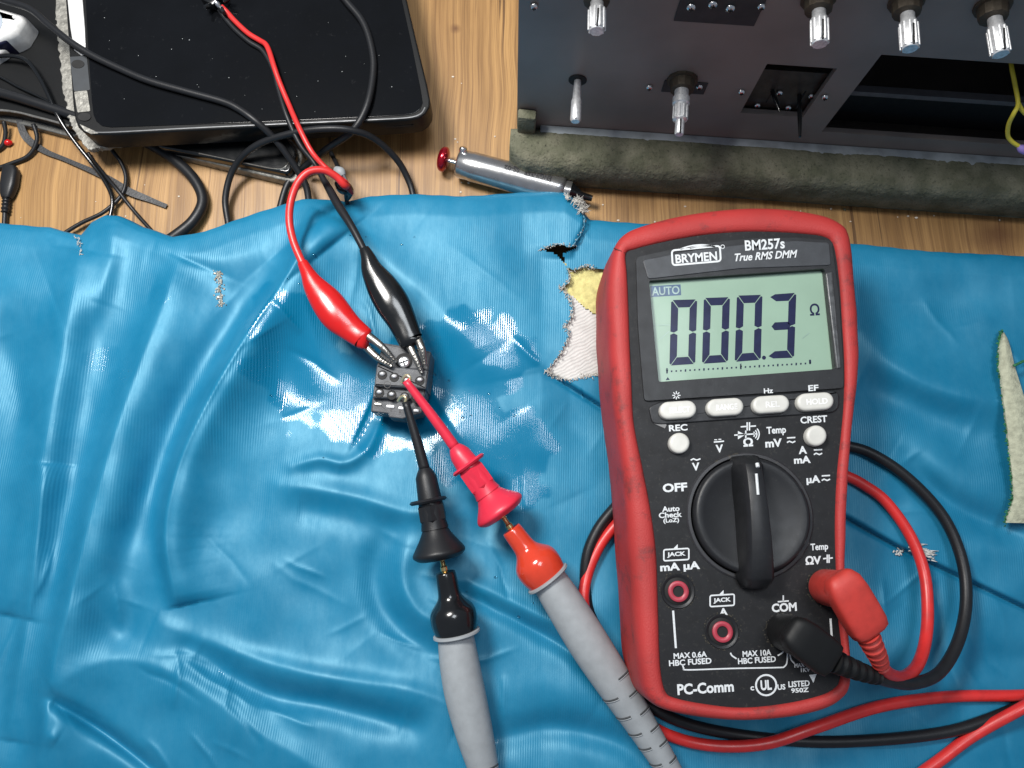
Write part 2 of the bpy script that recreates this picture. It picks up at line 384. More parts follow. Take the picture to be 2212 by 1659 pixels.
SLIT = [(1163,541),(1180,534),(1195,529),(1212,527),(1228,533),(1243,528),(1246,536),(1232,542),(1224,545),(1216,548),(1224,577),(1216,566),(1205,553),(1190,543),(1176,542)]

def build_cover():
    us = np.arange(-420, 2640, 4.0); vt = np.linspace(0, 1, 350)
    ev = np.interp(us, EU, EV) + .5 * np.sin(us * .11) + 1.6 * np.sin(us * .019 + 1)
    VB = 1950.0
    U = np.repeat(us[:, None], len(vt), 1); V = VB + (ev[:, None] - VB) * vt[None, :]
    Hh = cheight(U, V)
    # round off to the table at the far edge
    dist = V - ev[:, None]
    Hh = np.maximum(.1, Hh * np.clip(.80 + .20 * np.sqrt(np.clip(dist, 0, 40) / 40), 0, 1))
    verts = []
    co = np.zeros((len(us), len(vt) + 6, 3))
    x = (U - W / 2) / F; y = (HH / 2 - V) / F
    dx, dy, dz = x, y * ct + st, y * st - ct
    tt = (Hh - CAM_H) / dz
    co[:, :len(vt), 0] = dx * tt; co[:, :len(vt), 1] = dy * tt; co[:, :len(vt), 2] = Hh
    lastx, lasty, lastz = co[:, len(vt) - 1, 0], co[:, len(vt) - 1, 1], co[:, len(vt) - 1, 2]
    for k in range(6):                                   # edge rolls over and down behind
        a = (k + 1) / 6 * math.pi / 2
        co[:, len(vt) + k, 0] = lastx; co[:, len(vt) + k, 1] = lasty + .42 * math.sin(a) * np.minimum(lastz, .6)
        co[:, len(vt) + k, 2] = lastz * (math.cos(a)) * .97 + .03
    nu, nv = co.shape[:2]
    idx = np.arange(nu * nv).reshape(nu, nv)
    q = np.stack([idx[:-1, :-1], idx[1:, :-1], idx[1:, 1:], idx[:-1, 1:]], -1)
    cu_ = .25 * (U[:-1, :-1] + U[1:, :-1] + U[1:, 1:] + U[:-1, 1:]); cv_ = .25 * (V[:-1, :-1] + V[1:, :-1] + V[1:, 1:] + V[:-1, 1:])
    hole = inpoly(cu_, cv_, HOLE) | inpoly(cu_, cv_, SLIT)
    keep = np.ones(q.shape[:2], bool); keep[:, :hole.shape[1]] &= ~hole
    faces = q[keep]
    me = bpy.data.meshes.new('cover'); me.from_pydata(co.reshape(-1, 3).tolist(), [], faces.tolist()); me.update()
    # where the cover is wet (water film): a float attribute on the real surface
    def blob(cx, cy, rx, ry): return np.clip(1.25 - np.hypot((U - cx) / rx, (V - cy) / ry), 0, 1)
    wet = np.maximum.reduce([blob(860, 850, 230, 150), blob(1000, 780, 190, 130), blob(640, 760, 120, 170), blob(1120, 980, 90, 140), blob(640, 700, 110, 90), blob(1000, 930, 140, 130)])
    n1 = np.zeros_like(U)
    r2 = np.random.RandomState(11)
    for k in range(26):
        kk = r2.uniform(-1, 1, 2) * (.02 + .006 * k); n1 += np.sin(kk[0] * U + kk[1] * V + r2.uniform(0, 6.28) + 1.1 * np.sin(kk[1] * U - kk[0] * V)) / (1 + .16 * k)
    wet = np.clip((wet * 2.2 + n1 * .13 - .85) * 7, 0, 1)
    dk = np.maximum(blob(210, 770, 60, 40), blob(350, 640, 50, 30)) ; wet = np.maximum(wet, np.clip((dk * 2 + n1 * .25 - 1.1) * 5, 0, 1) * .22)
    wa = np.zeros((nu, nv)); wa[:, :len(vt)] = wet
    at = me.attributes.new('wet', 'FLOAT', 'POINT'); at.data.foreach_set('value', wa.reshape(-1).astype(np.float32))
    me.polygons.foreach_set('use_smooth', [True] * len(me.polygons))
    return me
def cover_mat():
    m = bpy.data.materials.new('blue_vinyl'); m.use_nodes = True; nt = m.node_tree; N = nt.nodes; K = nt.links
    b = N['Principled BSDF']; tc = N.new('ShaderNodeTexCoord')
    at = N.new('ShaderNodeAttribute'); at.attribute_name = 'wet'
    n = N.new('ShaderNodeTexNoise'); n.inputs['Scale'].default_value = .45; n.inputs['Detail'].default_value = 8; n.inputs['Roughness'].default_value = .6
    K.new(tc.outputs['Object'], n.inputs['Vector'])
    dry = N.new('ShaderNodeValToRGB'); e = dry.color_ramp.elements
    e[0].position = .35; e[0].color = (.003, .145, .275, 1); e[1].position = .68; e[1].color = (.014, .185, .33, 1)
    K.new(n.outputs[0], dry.inputs[0])
    mx = N.new('ShaderNodeMix'); mx.data_type = 'RGBA'; mx.inputs[7].default_value = (.0006, .145, .28, 1)
    K.new(at.outputs['Fac'], mx.inputs[0]); K.new(dry.outputs[0], mx.inputs[6])
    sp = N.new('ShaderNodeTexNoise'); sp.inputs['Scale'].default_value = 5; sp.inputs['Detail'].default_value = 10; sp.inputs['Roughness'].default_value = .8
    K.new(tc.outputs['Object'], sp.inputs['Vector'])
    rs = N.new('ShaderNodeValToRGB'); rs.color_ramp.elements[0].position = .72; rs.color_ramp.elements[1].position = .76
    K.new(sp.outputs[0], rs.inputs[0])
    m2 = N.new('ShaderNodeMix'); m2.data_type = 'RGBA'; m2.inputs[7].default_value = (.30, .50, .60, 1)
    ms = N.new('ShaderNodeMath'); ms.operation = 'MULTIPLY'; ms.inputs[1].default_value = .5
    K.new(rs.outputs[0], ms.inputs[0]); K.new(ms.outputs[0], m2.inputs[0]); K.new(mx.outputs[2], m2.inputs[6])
    K.new(m2.outputs[2], b.inputs['Base Color'])
    mr = N.new('ShaderNodeMapRange'); mr.inputs[3].default_value = .50; mr.inputs[4].default_value = .33
    K.new(at.outputs['Fac'], mr.inputs[0])
    a2 = N.new('ShaderNodeMath'); a2.operation = 'MULTIPLY_ADD'; a2.inputs[1].default_value = .16; a2.inputs[2].default_value = -.08
    K.new(n.outputs[0], a2.inputs[0]); a3 = N.new('ShaderNodeMath'); a3.operation = 'ADD'; K.new(a2.outputs[0], a3.inputs[0]); K.new(mr.outputs[0], a3.inputs[1])
    K.new(a3.outputs[0], b.inputs['Roughness'])
    b.inputs['Specular Tint'].default_value = (.50, .88, 1, 1); b.inputs['IOR'].default_value = 1.55
    b.inputs['Coat Roughness'].default_value = .06; b.inputs['Coat IOR'].default_value = 1.5; K.new(at.outputs['Fac'], b.inputs['Coat Weight'])
    # dusty, rubbed film: the tinted sheen is patchy where the vinyl is dry and gone where it is wet
    sn = N.new('ShaderNodeTexNoise'); sn.inputs['Scale'].default_value = 1.1; sn.inputs['Detail'].default_value = 12; sn.inputs['Roughness'].default_value = .72
    mps = N.new('ShaderNodeMapping'); mps.inputs['Scale'].default_value = (1.6, .6, 1); mps.inputs['Rotation'].default_value = (0, 0, .35)
    K.new(tc.outputs['Object'], mps.inputs[0]); K.new(mps.outputs[0], sn.inputs['Vector'])
    s1 = N.new('ShaderNodeMapRange'); s1.inputs[1].default_value = .36; s1.inputs[2].default_value = .66; s1.inputs[3].default_value = .55; s1.inputs[4].default_value = 1.0
    K.new(sn.outputs[0], s1.inputs[0])
    s2 = N.new('ShaderNodeMath'); s2.operation = 'MULTIPLY_ADD'; s2.inputs[1].default_value = -.72; s2.inputs[2].default_value = 1; K.new(at.outputs['Fac'], s2.inputs[0])
    s3 = N.new('ShaderNodeMath'); s3.operation = 'MULTIPLY'; K.new(s1.outputs[0], s3.inputs[0]); K.new(s2.outputs[0], s3.inputs[1]); K.new(s3.outputs[0], b.inputs['Specular IOR Level'])
    # knit backing telegraphing through as fine lengthwise ribs
    mp = N.new('ShaderNodeMapping'); mp.inputs['Rotation'].default_value = (0, 0, math.radians(2)); K.new(tc.outputs['Object'], mp.inputs[0])
    wv = N.new('ShaderNodeTexWave'); wv.wave_type = 'BANDS'; wv.bands_direction = 'X'; wv.inputs['Scale'].default_value = 3.8
    wv.inputs['Distortion'].default_value = .8; wv.inputs['Detail'].default_value = 2; wv.inputs['Detail Scale'].default_value = 1.5
    K.new(mp.outputs[0], wv.inputs['Vector'])
    fm = N.new('ShaderNodeTexNoise'); fm.inputs['Scale'].default_value = .25; K.new(tc.outputs['Object'], fm.inputs['Vector'])
    fr = N.new('ShaderNodeMapRange'); fr.inputs[1].default_value = .42; fr.inputs[2].default_value = .62; K.new(fm.outputs[0], fr.inputs[0])
    wm = N.new('ShaderNodeMath'); wm.operation = 'MULTIPLY'; K.new(wv.outputs[0], wm.inputs[0]); K.new(fr.outputs[0], wm.inputs[1])
    b1 = N.new('ShaderNodeBump'); b1.inputs['Strength'].default_value = .22; b1.inputs['Distance'].default_value = .02; K.new(wm.outputs[0], b1.inputs['Height'])
    b2 = N.new('ShaderNodeBump'); b2.inputs['Strength'].default_value = .08; b2.inputs['Distance'].default_value = .08; K.new(n.outputs[0], b2.inputs['Height'])
    K.new(b1.outputs[0], b2.inputs['Normal'])
    n4 = N.new('ShaderNodeTexNoise'); n4.inputs['Scale'].default_value = 3.0; n4.inputs['Detail'].default_value = 4; K.new(tc.outputs['Object'], n4.inputs['Vector'])
    b3 = N.new('ShaderNodeBump'); b3.inputs['Strength'].default_value = .04; b3.inputs['Distance'].default_value = .05; K.new(n4.outputs[0], b3.inputs['Height'])
    K.new(b2.outputs[0], b3.inputs['Normal'])
    b4 = N.new('ShaderNodeBump'); b4.inputs['Strength'].default_value = .10; b4.inputs['Distance'].default_value = .03; K.new(sn.outputs[0], b4.inputs['Height'])
    K.new(b3.outputs[0], b4.inputs['Normal']); K.new(b4.outputs[0], b.inputs['Normal'])
    b5 = N.new('ShaderNodeBump'); b5.inputs['Strength'].default_value = .16; b5.inputs['Distance'].default_value = .02; K.new(wv.outputs[0], b5.inputs['Height'])
    K.new(b4.outputs[0], b5.inputs['Normal']); K.new(b5.outputs[0], b.inputs['Coat Normal'])
    return m
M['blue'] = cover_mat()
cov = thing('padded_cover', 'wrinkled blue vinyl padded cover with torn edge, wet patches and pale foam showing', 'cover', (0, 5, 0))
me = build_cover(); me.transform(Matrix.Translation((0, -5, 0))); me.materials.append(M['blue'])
co_ = bpy.data.objects.new('cover', me); C.objects.link(co_); co_.parent = cov; OFF[co_] = Vector((0, 5, 0))
# foam and white backing in the tear, lying just below the cover
M['foam'] = mat('foam', L(214, 205, 138), .9, bump=.9, bscale=7, var=.12, vscale=4)
M['backing'] = mat('backing', L(205, 204, 200), .85, bump=.4, bscale=5, var=.06)
def backing_mat():
    m = M['backing']; nt = m.node_tree; N = nt.nodes; K = nt.links
    tc = N.new('ShaderNodeTexCoord'); mp = N.new('ShaderNodeMapping'); mp.inputs['Rotation'].default_value = (0, 0, math.radians(62)); K.new(tc.outputs['Object'], mp.inputs[0])
    wv = N.new('ShaderNodeTexWave'); wv.inputs['Scale'].default_value = 2.6; wv.inputs['Distortion'].default_value = 5; wv.inputs['Detail'].default_value = 3
    K.new(mp.outputs[0], wv.inputs['Vector']); bp = N.new('ShaderNodeBump'); bp.inputs['Strength'].default_value = .35; bp.inputs['Distance'].default_value = .04
    K.new(wv.outputs[0], bp.inputs['Height']); K.new(bp.outputs[0], N['Principled BSDF'].inputs['Normal'])
backing_mat()
def patch(pl, dz, step=6, rough=.02):
    bm = B(); us = np.arange(min(p[0] for p in pl) - 8, max(p[0] for p in pl) + 8, step); vs = np.arange(min(p[1] for p in pl) - 8, max(p[1] for p in pl) + 8, step)
    g = {}
    for i, a in enumerate(us):
        for j, b in enumerate(vs):
            g[i, j] = (a, b)
    vv = {}
    UU, VV = np.meshgrid(us, vs, indexing='ij'); HZ = cheight(UU, VV)
    def gv(i, j):
        if (i, j) not in vv:
            vv[i, j] = bm.verts.new(P(us[i], vs[j], HZ[i, j] + dz + random.uniform(-rough, rough)))
        return vv[i, j]
    for i in range(len(us) - 1):
        for j in range(len(vs) - 1):
            if inpoly(np.array([us[i] + step / 2]), np.array([vs[j] + step / 2]), pl)[0]:
                bm.faces.new((gv(i, j), gv(i + 1, j), gv(i + 1, j + 1), gv(i, j + 1)))
    return bm
obj('foam', patch([(1215, 566), (1320, 560), (1345, 700), (1300, 690), (1262, 664), (1226, 640), (1200, 620), (1205, 580)], -.24, 5, .04), M['foam'], cov, sharp=None)
obj('backing_fabric', patch([(1195, 622), (1236, 640), (1262, 664), (1300, 690), (1345, 700), (1350, 830), (1296, 822), (1262, 824), (1230, 830), (1197, 822), (1172, 806), (1190, 760)], -.15, 5, .006), M['backing'], cov, sharp=None)
# frayed fibres along the tear
M['torn_rim'] = mat('torn_rim', (.05, .24, .36), .5, var=.1, vscale=6, speck=.9, speck_col=L(200, 205, 205), speck_scale=2.5)
M['fray'] = mat('fray', L(196, 194, 186), .9, var=.2, vscale=10)
bm = B()
def fray(pl, n, ln, z_add=.03, spread=5):
    q = catmull(pl, 6)
    for _ in range(n):
        a = random.choice(q); u, v = a[0] + random.gauss(0, spread * .4), a[1] + random.gauss(0, spread * .4)
        z = ch(u, v) + z_add; p = P(u, v, z); an = random.uniform(0, 6.28); l = ln * random.uniform(.4, 1.3)
        p2 = p + Vector((math.cos(an), math.sin(an), random.uniform(-.1, .5))) * l * .5
        p3 = p2 + Vector((math.cos(an + random.uniform(-1, 1)), math.sin(an + random.uniform(-1, 1)), random.uniform(-.6, .2))) * l * .5
        tube(bm, [p, p2, p3], [.018, .014, .006], 5)
fray([(1246, 433), (1258, 440), (1262, 450), (1252, 455)], 110, .22, .02, 8)
fray([(1222, 424), (1238, 432), (1250, 440)], 50, .14)
fray([(1229, 585), (1231, 600), (1222, 612), (1214, 624), (1230, 642), (1234, 660)], 70, .12)
fray([(1234, 665), (1236, 685), (1220, 704), (1230, 716), (1222, 740), (1209, 766), (1190, 790), (1182, 802)], 90, .11)
fray([(1182, 802), (1199, 813), (1230, 821), (1262, 813), (1290, 808)], 120, .10)
fray([(1165, 541), (1190, 531), (1209, 528), (1240, 530)], 26, .10)
fray([(1240, 583), (1262, 574), (1285, 579)], 24, .10)
fray([(1264, 474), (1255, 500), (1242, 530)], 20, .07)
fray([(166, 512), (172, 530), (176, 548)], 26, .1)
obj('frayed_fibre', bm, M['fray'], cov, sharp=None)
# the torn edge of the cover: its cut thickness, curled up a little
for eg in (HOLE[13:] + HOLE[:4], [(1262, 466), (1264, 478), (1258, 496), (1252, 508), (1244, 522), (1238, 532)], SLIT[:6]):
    q = catmull(eg, 4); bm = B(); pp, rr = [], []
    for (u, v) in q:
        u += random.gauss(0, 1.1); v += random.gauss(0, 1.1); pp.append(P(u, v, ch(u - 3, v) + random.uniform(-.02, .035))); rr.append(random.uniform(.010, .034))
    tube(bm, pp, rr, 8); obj('torn_edge', bm, M['torn_rim'], cov, sharp=None)
# torn corner flap hanging past the edge
bm = B()
for k in range(7):
    u, v = 1252 + random.uniform(-8, 12), 440 + random.uniform(-8, 10)
    p = P(u, v, ch(1240, 440) - .25); tube(bm, [p, p + Vector((random.uniform(-.1, .2), random.uniform(-.15, .15), random.uniform(-.1, .1))), p + Vector((.2, random.uniform(-.3, -.05), -.1))], [.05, .08, .02], 7, smooth=3)
obj('torn_scrap', bm, M['fray'], cov)
# scuffed repair spot, and the white nick by the red cable
bm = B()
for k in range(150):
    v = random.uniform(585, 662); u = 470 + (v - 585) * .1 + random.gauss(0, 4.2); z = ch(u, v) + .004
    p = P(u, v, z); a = random.uniform(0, 3.1); r = random.uniform(.02, .05)
    bm.faces.new([bm.verts.new(p + Vector((math.cos(a + b) * r * random.uniform(.5, 1.2), math.sin(a + b) * r, random.uniform(.01, .05)))) for b in (0, 1.3, 2.6, 3.9, 5.2)])
obj('scuffed_spot', bm, mat('scuff', L(178, 176, 166), .45, metal=.3, var=.3, vscale=12), cov, label='silvery grey scuffed spot on the blue vinyl', smooth=False)
bm = B()
for k in range(60):
    u = random.uniform(1962, 2012); v = 1176 + (u - 1960) * .5 + random.gauss(0, 5); z = ch(u, v) + .03
    p = P(u, v, z); tube(bm, [p, p + Vector((random.uniform(.1, .35), random.uniform(-.12, 0), random.uniform(0, .06)))], [.03, .008], 5)
for k in range(16):
    u, v = 1943 + random.gauss(0, 5), 1192 + random.gauss(0, 5); p = P(u, v, ch(u, v) + .03); tube(bm, [p, p + Vector((random.uniform(-.1, .1), random.uniform(-.12, .1), .05))], [.04, .02], 5)
obj('torn_nick', bm, M['backing'], cov, label='white torn nick in the blue vinyl beside the looped leads', sharp=None)
# water droplets
bm = B()
for k in range(46):
    u, v = random.choice([(870, 870), (1030, 850), (700, 560), (1130, 900), (640, 880), (1120, 1210)]); u += random.gauss(0, 90); v += random.gauss(0, 60)
    if inpoly(np.array([u]), np.array([v]), [(790, 730), (940, 740), (930, 910), (790, 900)])[0] or u > 1170: continue
    r = random.uniform(.02, .055)
    bmesh.ops.create_uvsphere(bm, u_segments=10, v_segments=6, radius=r, matrix=Matrix.Translation(P(u, v, ch(u, v) + .004)) @ Matrix.Diagonal((1.2, .9, .5, 1)))
wm = bpy.data.materials.new('water'); wm.use_nodes = True; wb = wm.node_tree.nodes['Principled BSDF']; wb.inputs['Base Color'].default_value = (.9, .97, 1, 1)
wb.inputs['Roughness'].default_value = .02; wb.inputs['Transmission Weight'].default_value = 1; wb.inputs['IOR'].default_value = 1.33
o = obj('water_drops', bm, wm, sharp=None); o['kind'] = 'stuff'; tag(o, 'tiny clear water droplets scattered on the blue vinyl cover', 'water')

# ------------------------------------------------------------------ multimeter
ZF = 4.50
Z0 = 1.35
mtr = thing('multimeter', 'handheld digital multimeter in worn red rubber holster reading 000.3 ohm', 'multimeter', P(1580, 1000, Z0))
# paired stations: outer rim, inner (face) edge, both in photo pixels
ST = [((1326,536),(1352,548)),((1312,590),(1354,590)),((1310,650),(1357,640)),((1314,760),(1361,758)),((1322,860),(1366,868)),((1332,940),(1371,925)),((1345,1030),(1390,1020)),((1352,1110),(1405,1100)),
      ((1358,1200),(1417,1190)),((1366,1300),(1421,1290)),((1372,1400),(1424,1395)),((1378,1455),(1428,1455)),((1394,1505),(1438,1495)),((1430,1532),(1458,1508)),((1510,1549),(1515,1520)),
      ((1600,1556),(1600,1529)),((1700,1549),(1690,1521)),((1775,1533),(1765,1505)),((1815,1510),(1800,1489)),((1832,1480),(1815,1466)),((1831,1420),(1818,1400)),((1825,1330),(1810,1325)),
      ((1822,1230),(1806,1230)),((1823,1130),(1804,1130)),((1828,1030),(1808,1030)),((1837,940),(1817,940)),((1846,860),(1823,868)),((1852,770),(1824,780)),((1851,690),(1819,690)),((1845,630),(1815,625)),
      ((1840,560),(1808,563)),((1832,505),(1799,525)),((1812,482),(1780,511)),((1770,464),(1740,505)),((1700,452),(1680,501)),((1620,449),(1610,500)),((1540,455),(1530,506)),((1460,468),(1460,517)),((1390,487),(1400,530)),((1350,505),(1372,538))]
NS = 6
outer = catmull([a for a, b in ST], NS, True); inner = catmull([b for a, b in ST], NS, True)
def XY(pl, z): return [Vector(P(u, v, z)) for u, v in pl]
oxy = XY(outer, ZF - .25); ixy = XY(inner, ZF + .02)
bm = B(); rings = []
def lerp_ring(t, z): return [Vector((a.x + (b.x - a.x) * t, a.y + (b.y - a.y) * t, z)) for a, b in zip(oxy, ixy)]
rings.append(lerp_ring(.2, Z0)); rings.append(lerp_ring(-.06, Z0 + .12)); rings.append(lerp_ring(-.14, Z0 + .5)); rings.append(lerp_ring(-.14, 2.6))
rings.append(lerp_ring(0, ZF - .55)); rings.append(lerp_ring(.03, ZF - .25)); rings.append(lerp_ring(.12, ZF - .06)); rings.append(lerp_ring(.28, ZF + .08)); rings.append(lerp_ring(.5, ZF + .14))
rings.append(lerp_ring(.75, ZF + .14)); rings.append(lerp_ring(.92, ZF + .09)); rings.append(lerp_ring(1, ZF + .0)); rings.append(lerp_ring(1.02, ZF - .5))
for ri, r in enumerate(rings):
    for i, p in enumerate(r):
        if 0 < ri < 11:
            nz = mnoise.noise(Vector((p.x * .9, p.y * .9, p.z * 1.5))) * .035; p.z += nz * .6; p.x += nz
loft(bm, rings, cap0=True, cap1=False)
obj('holster', bm, M['red_rubber'], mtr, sharp=None)
# seam of the holster at top left
bm = B(); tube(bm, [P(1326, 536, ZF + .02), P(1338, 541, ZF + .125), P(1350, 547, ZF + .09)], .022, 8, smooth=4)
obj('holster_seam', bm, mat('seam_dark', (.12, .01, .01), .6), mtr)
# face plate, with recess for the window
fxy = [tuple(v[:2]) for v in lerp_ring(1.0, 0)]
win = [(1400, 606), (1783, 579), (1807, 800), (1421, 829)]
def rrect(c, r=6, n=4):
    out = []
    m = len(c)
    for i in range(m):
        p, a, b = Vector(c[i]), Vector(c[i - 1]), Vector(c[(i + 1) % m])
        p0 = p + (a - p).normalized() * r; p1 = p + (b - p).normalized() * r
        for k in range(n + 1):
            t = k / n; out.append(tuple(p0 * (1 - t) ** 2 + p * 2 * t * (1 - t) + p1 * t ** 2))
    return out
def plate_with_hole(bm, outl, hole, z, zd):
    """flat plate (xy list) with a hole loop; hole walls go down to zd"""
    vo = [bm.verts.new((x, y, z)) for x, y in outl]; vi = [bm.verts.new((x, y, z)) for x, y in hole]
    eo = [bm.edges.new((vo[i], vo[(i + 1) % len(vo)])) for i in range(len(vo))]; ei = [bm.edges.new((vi[i], vi[(i + 1) % len(vi)])) for i in range(len(vi))]
    bmesh.ops.triangle_fill(bm, use_beauty=True, edges=eo + ei)
    vd = [bm.verts.new((x, y, zd)) for x, y in hole]
    for i in range(len(vi)): j = (i + 1) % len(vi); bm.faces.new((vi[i], vi[j], vd[j], vd[i]))
face = B(); plate_with_hole(face, fxy, pxout(rrect(win, 5), ZF), ZF, ZF - .25)
face_o = obj('face_plate', face, M['meter_face'], mtr, smooth=False)
# raised surround of the display
sur_out = rrect([(1374, 556), (1500, 528), (1620, 515), (1720, 513), (1796, 520), (1812, 640), (1822, 800), (1822, 838), (1392, 866), (1378, 700)], 9)
bm = B(); so = pxout(sur_out, ZF + .10); ho = pxout(rrect([(1402, 606), (1781, 580), (1804, 797), (1423, 825)], 5), ZF + .10)
plate_with_hole(bm, so, ho, ZF + .10, ZF - .2)
vo = [bm.verts.new((x, y, ZF + .10)) for x, y in so]; vd = [bm.verts.new((x, y, ZF - .02)) for x, y in so]
for i in range(len(vo)): j = (i + 1) % len(vo); bm.faces.new((vo[i], vo[j], vd[j], vd[i]))
bmesh.ops.remove_doubles(bm, verts=bm.verts, dist=.0005)
obj('display_surround', bm, M['black_plastic'], mtr, smooth=False)
bm = B(); prism(bm, pxout(rrect([(1388, 562), (1500, 540), (1640, 524), (1720, 520), (1791, 524), (1795, 573), (1600, 580), (1400, 603)], 7), ZF + .12), ZF + .07, ZF + .135, .02)
obj('title_plate', bm, M['bezel'], mtr)
bm = B(); prism(bm, pxout(rrect([(1783, 590), (1797, 588), (1816, 795), (1807, 797)], 3), ZF + .12), ZF + .07, ZF + .16, .03)
obj('window_bevel', bm, mat('bevel_grey', (.10, .105, .11), .25, var=.3, vscale=4), mtr)
# lcd
bm = B(); prism(bm, pxout(rrect([(1398, 600), (1786, 574), (1812, 805), (1418, 834)], 3), ZF - .12), ZF - .3, ZF - .12, .01)
lcd = obj('display', bm, M['lcd'], mtr, smooth=False)
ZL = ZF - .115
def c1(x, y): return (1253.4 + x * .3, 427.6 + y * .3)
def quad_map(c, s, t):      # c = TL, TR, BR, BL ; s right, t down
    tl, tr, br, bl = [Vector(k) for k in c]
    return tuple((tl * (1 - s) + tr * s) * (1 - t) + (bl * (1 - s) + br * s) * t)
bm = B()
DIG = [([(655, 735), (842, 730), (828, 1195), (642, 1207)], 'abcdef'), ([(890, 720), (1078, 714), (1064, 1182), (877, 1194)], 'abcdef'),
       ([(1128, 703), (1312, 697), (1300, 1165), (1112, 1180)], 'abcdef'), ([(1365, 690), (1556, 683), (1540, 1150), (1352, 1163)], 'abcdg')]
Th, Tv, g_ = .28, .118, .013
SEGS = {'a': [(.06, .0), (.94, 0), (.72, Tv), (.28, Tv)], 'd': [(.28, 1 - Tv), (.72, 1 - Tv), (.94, 1), (.06, 1)],
        'b': [(1, .03), (1, .48), (.86, .5), (.72, .47), (.72, .135), (.94, .02)], 'c': [(.88, .51), (1, .53), (1, .97), (.94, .985), (.72, .865), (.72, .54)],
        'f': [(0, .03), (.06, .02), (.28, .135), (.28, .47), (.14, .5), (0, .48)], 'e': [(0, .53), (.14, .51), (.28, .54), (.28, .865), (.06, .985), (0, .97)],
        'g': [(.22, .44), (.72, .44), (.84, .5), (.72, .56), (.22, .56), (.10, .5)]}
SEG3 = {'a': [(.02, .05), (.2, .01), (.94, 0), (.72, Tv), (.25, Tv)], 'd': [(.25, 1 - Tv), (.72, 1 - Tv), (.94, 1), (.2, .99), (.02, .95)]}
for c, ss in DIG:
    for s in ss:
        sh = SEG3.get(s) if 'g' in ss and s in SEG3 else SEGS[s]
        poly(bm, [c1(*quad_map(c, a, b)) for a, b in sh], ZL)
poly(bm, [c1(x, y) for x, y in arc(1323, 1150, 15, 0, 330, 8)], ZL)
for k in range(32):
    x, y = 625 + k * (1655 - 625) / 31, 1250 - k * 60 / 31; hh = 14 if k % 16 == 0 else (9 if k % 4 == 0 else 6)
    poly(bm, [c1(x - 5, y - hh), c1(x + 6, y - hh), c1(x + 5, y + hh), c1(x - 6, y + hh)], ZL)
for k, ch_ in ((0, '0'), (16, '5'), (31, '1')):
    x, y = 625 + k * (1655 - 625) / 31, 1250 - k * 60 / 31; text(bm, ch_, *c1(x, y - 12), 4.5, 8, ZL)
poly(bm, [c1(615, 1312), c1(645, 1310), c1(630, 1290)], ZL)
text(bm, 'Ω', *c1(1688, 803), 21, 26, ZL, 3.6, .012)
obj('display_segments', bm, M['lcd_ink'], lcd, smooth=False)
bm = B(); poly(bm, [c1(505, 635), c1(722, 622), c1(727, 700), c1(508, 714)], ZL)
obj('range_flag', bm, M['lcd_box'], lcd, smooth=False)
bm = B(); text(bm, 'AUTO', *c1(615, 668), 60, 18, ZL + .006, 3.6, .01)
obj('range_text', bm, M['lcd_gap'], lcd, smooth=False)
for a_, b_ in ((c1(520, 915), c1(650, 915)), (c1(560, 1030), c1(640, 960)), (c1(1600, 1010), c1(1650, 970)), ):
    bm = B(); stroke(bm, [a_, b_], .8, ZL + .012); obj('scratch', bm, M['lcd_gap'], lcd, smooth=False)
# buttons
def dpx(u, v): return pxs(u, v, ZF)
BT = [(1465, 885, 'SELECT'), (1567, 879, 'RANGE'), (1666, 873, 'REL'), (1762, 867, 'HOLD')]
rail = B(); prism(rail, pxout(rrect([(1400, 880), (1425, 868), (1800, 843), (1812, 850), (1812, 880), (1800, 892), (1425, 918), (1408, 915)], 8), ZF), ZF - .05, ZF + .05, .04)
obj('button_rail', rail, M['black_plastic'], mtr)
for u, v, s in BT:
    a = math.radians(-3.6); pts = []
    for (x, y) in arc(21, 0, 19, -90, 90, 10) + arc(-21, 0, 19, 90, 270, 10):
        pts.append((u + x * math.cos(a) - y * math.sin(a), v + x * math.sin(a) + y * math.cos(a)))
    bm = B(); prism(bm, pxout(pts, ZF + .28), ZF + .0, ZF + .30, .09, 4)
    bo = obj('button', bm, M['white_btn'], mtr)
    bm = B(); text(bm, s, u + 3, v, 46 if len(s) > 3 else 30, 13, ZF + .303, 3.6)
    obj('button_text', bm, M['btn_print'], bo, smooth=False)
for u, v in ((1468, 957), (1764, 941)):
    bm = B(); prism(bm, pxout(arc(u, v, 22.5, 0, 345, 23), ZF + .25), ZF, ZF + .28, .09, 4); obj('round_button', bm, M['white_btn'], mtr)
bm = B(); prism(bm, pxout([(1408, 897), (1425, 905), (1440, 918), (1436, 926), (1412, 915)], ZF), ZF - .01, ZF + .03, .01)
obj('worn_sticker', bm, mat('worn_grey', (.25, .25, .25), .5), mtr)
# rotary dial
DC = (1619, 1114); R0 = 137
dial_c = P(*DC, ZF)
sc_ = dpx(*DC)
bm = B(); lathe(bm, dial_c - Vector((0, 0, .02)), dial_c + Vector((0, 0, 1)), [(0, R0 * sc_), (.05, R0 * sc_), (.09, (R0 - 3) * sc_), (.09, (R0 - 9) * sc_), (.02, (R0 - 11) * sc_)], 72)
obj('dial_ring', bm, mat('dial_ring', (.03, .03, .033), .3, speck=.5, speck_col=(.12, .105, .07, 1), speck_scale=3), mtr)
R1 = 124 * sc_
bm = B(); lathe(bm, dial_c, dial_c + Vector((0, 0, 1)), [(0, R1), (.26, R1), (.34, R1 - .06), (.36, R1 - .14), (.31, R1 - .3), (.20, R1 * .5), (.18, .01)], 72)
dial = obj('dial', bm, M['black_plastic'], mtr, sharp=50)
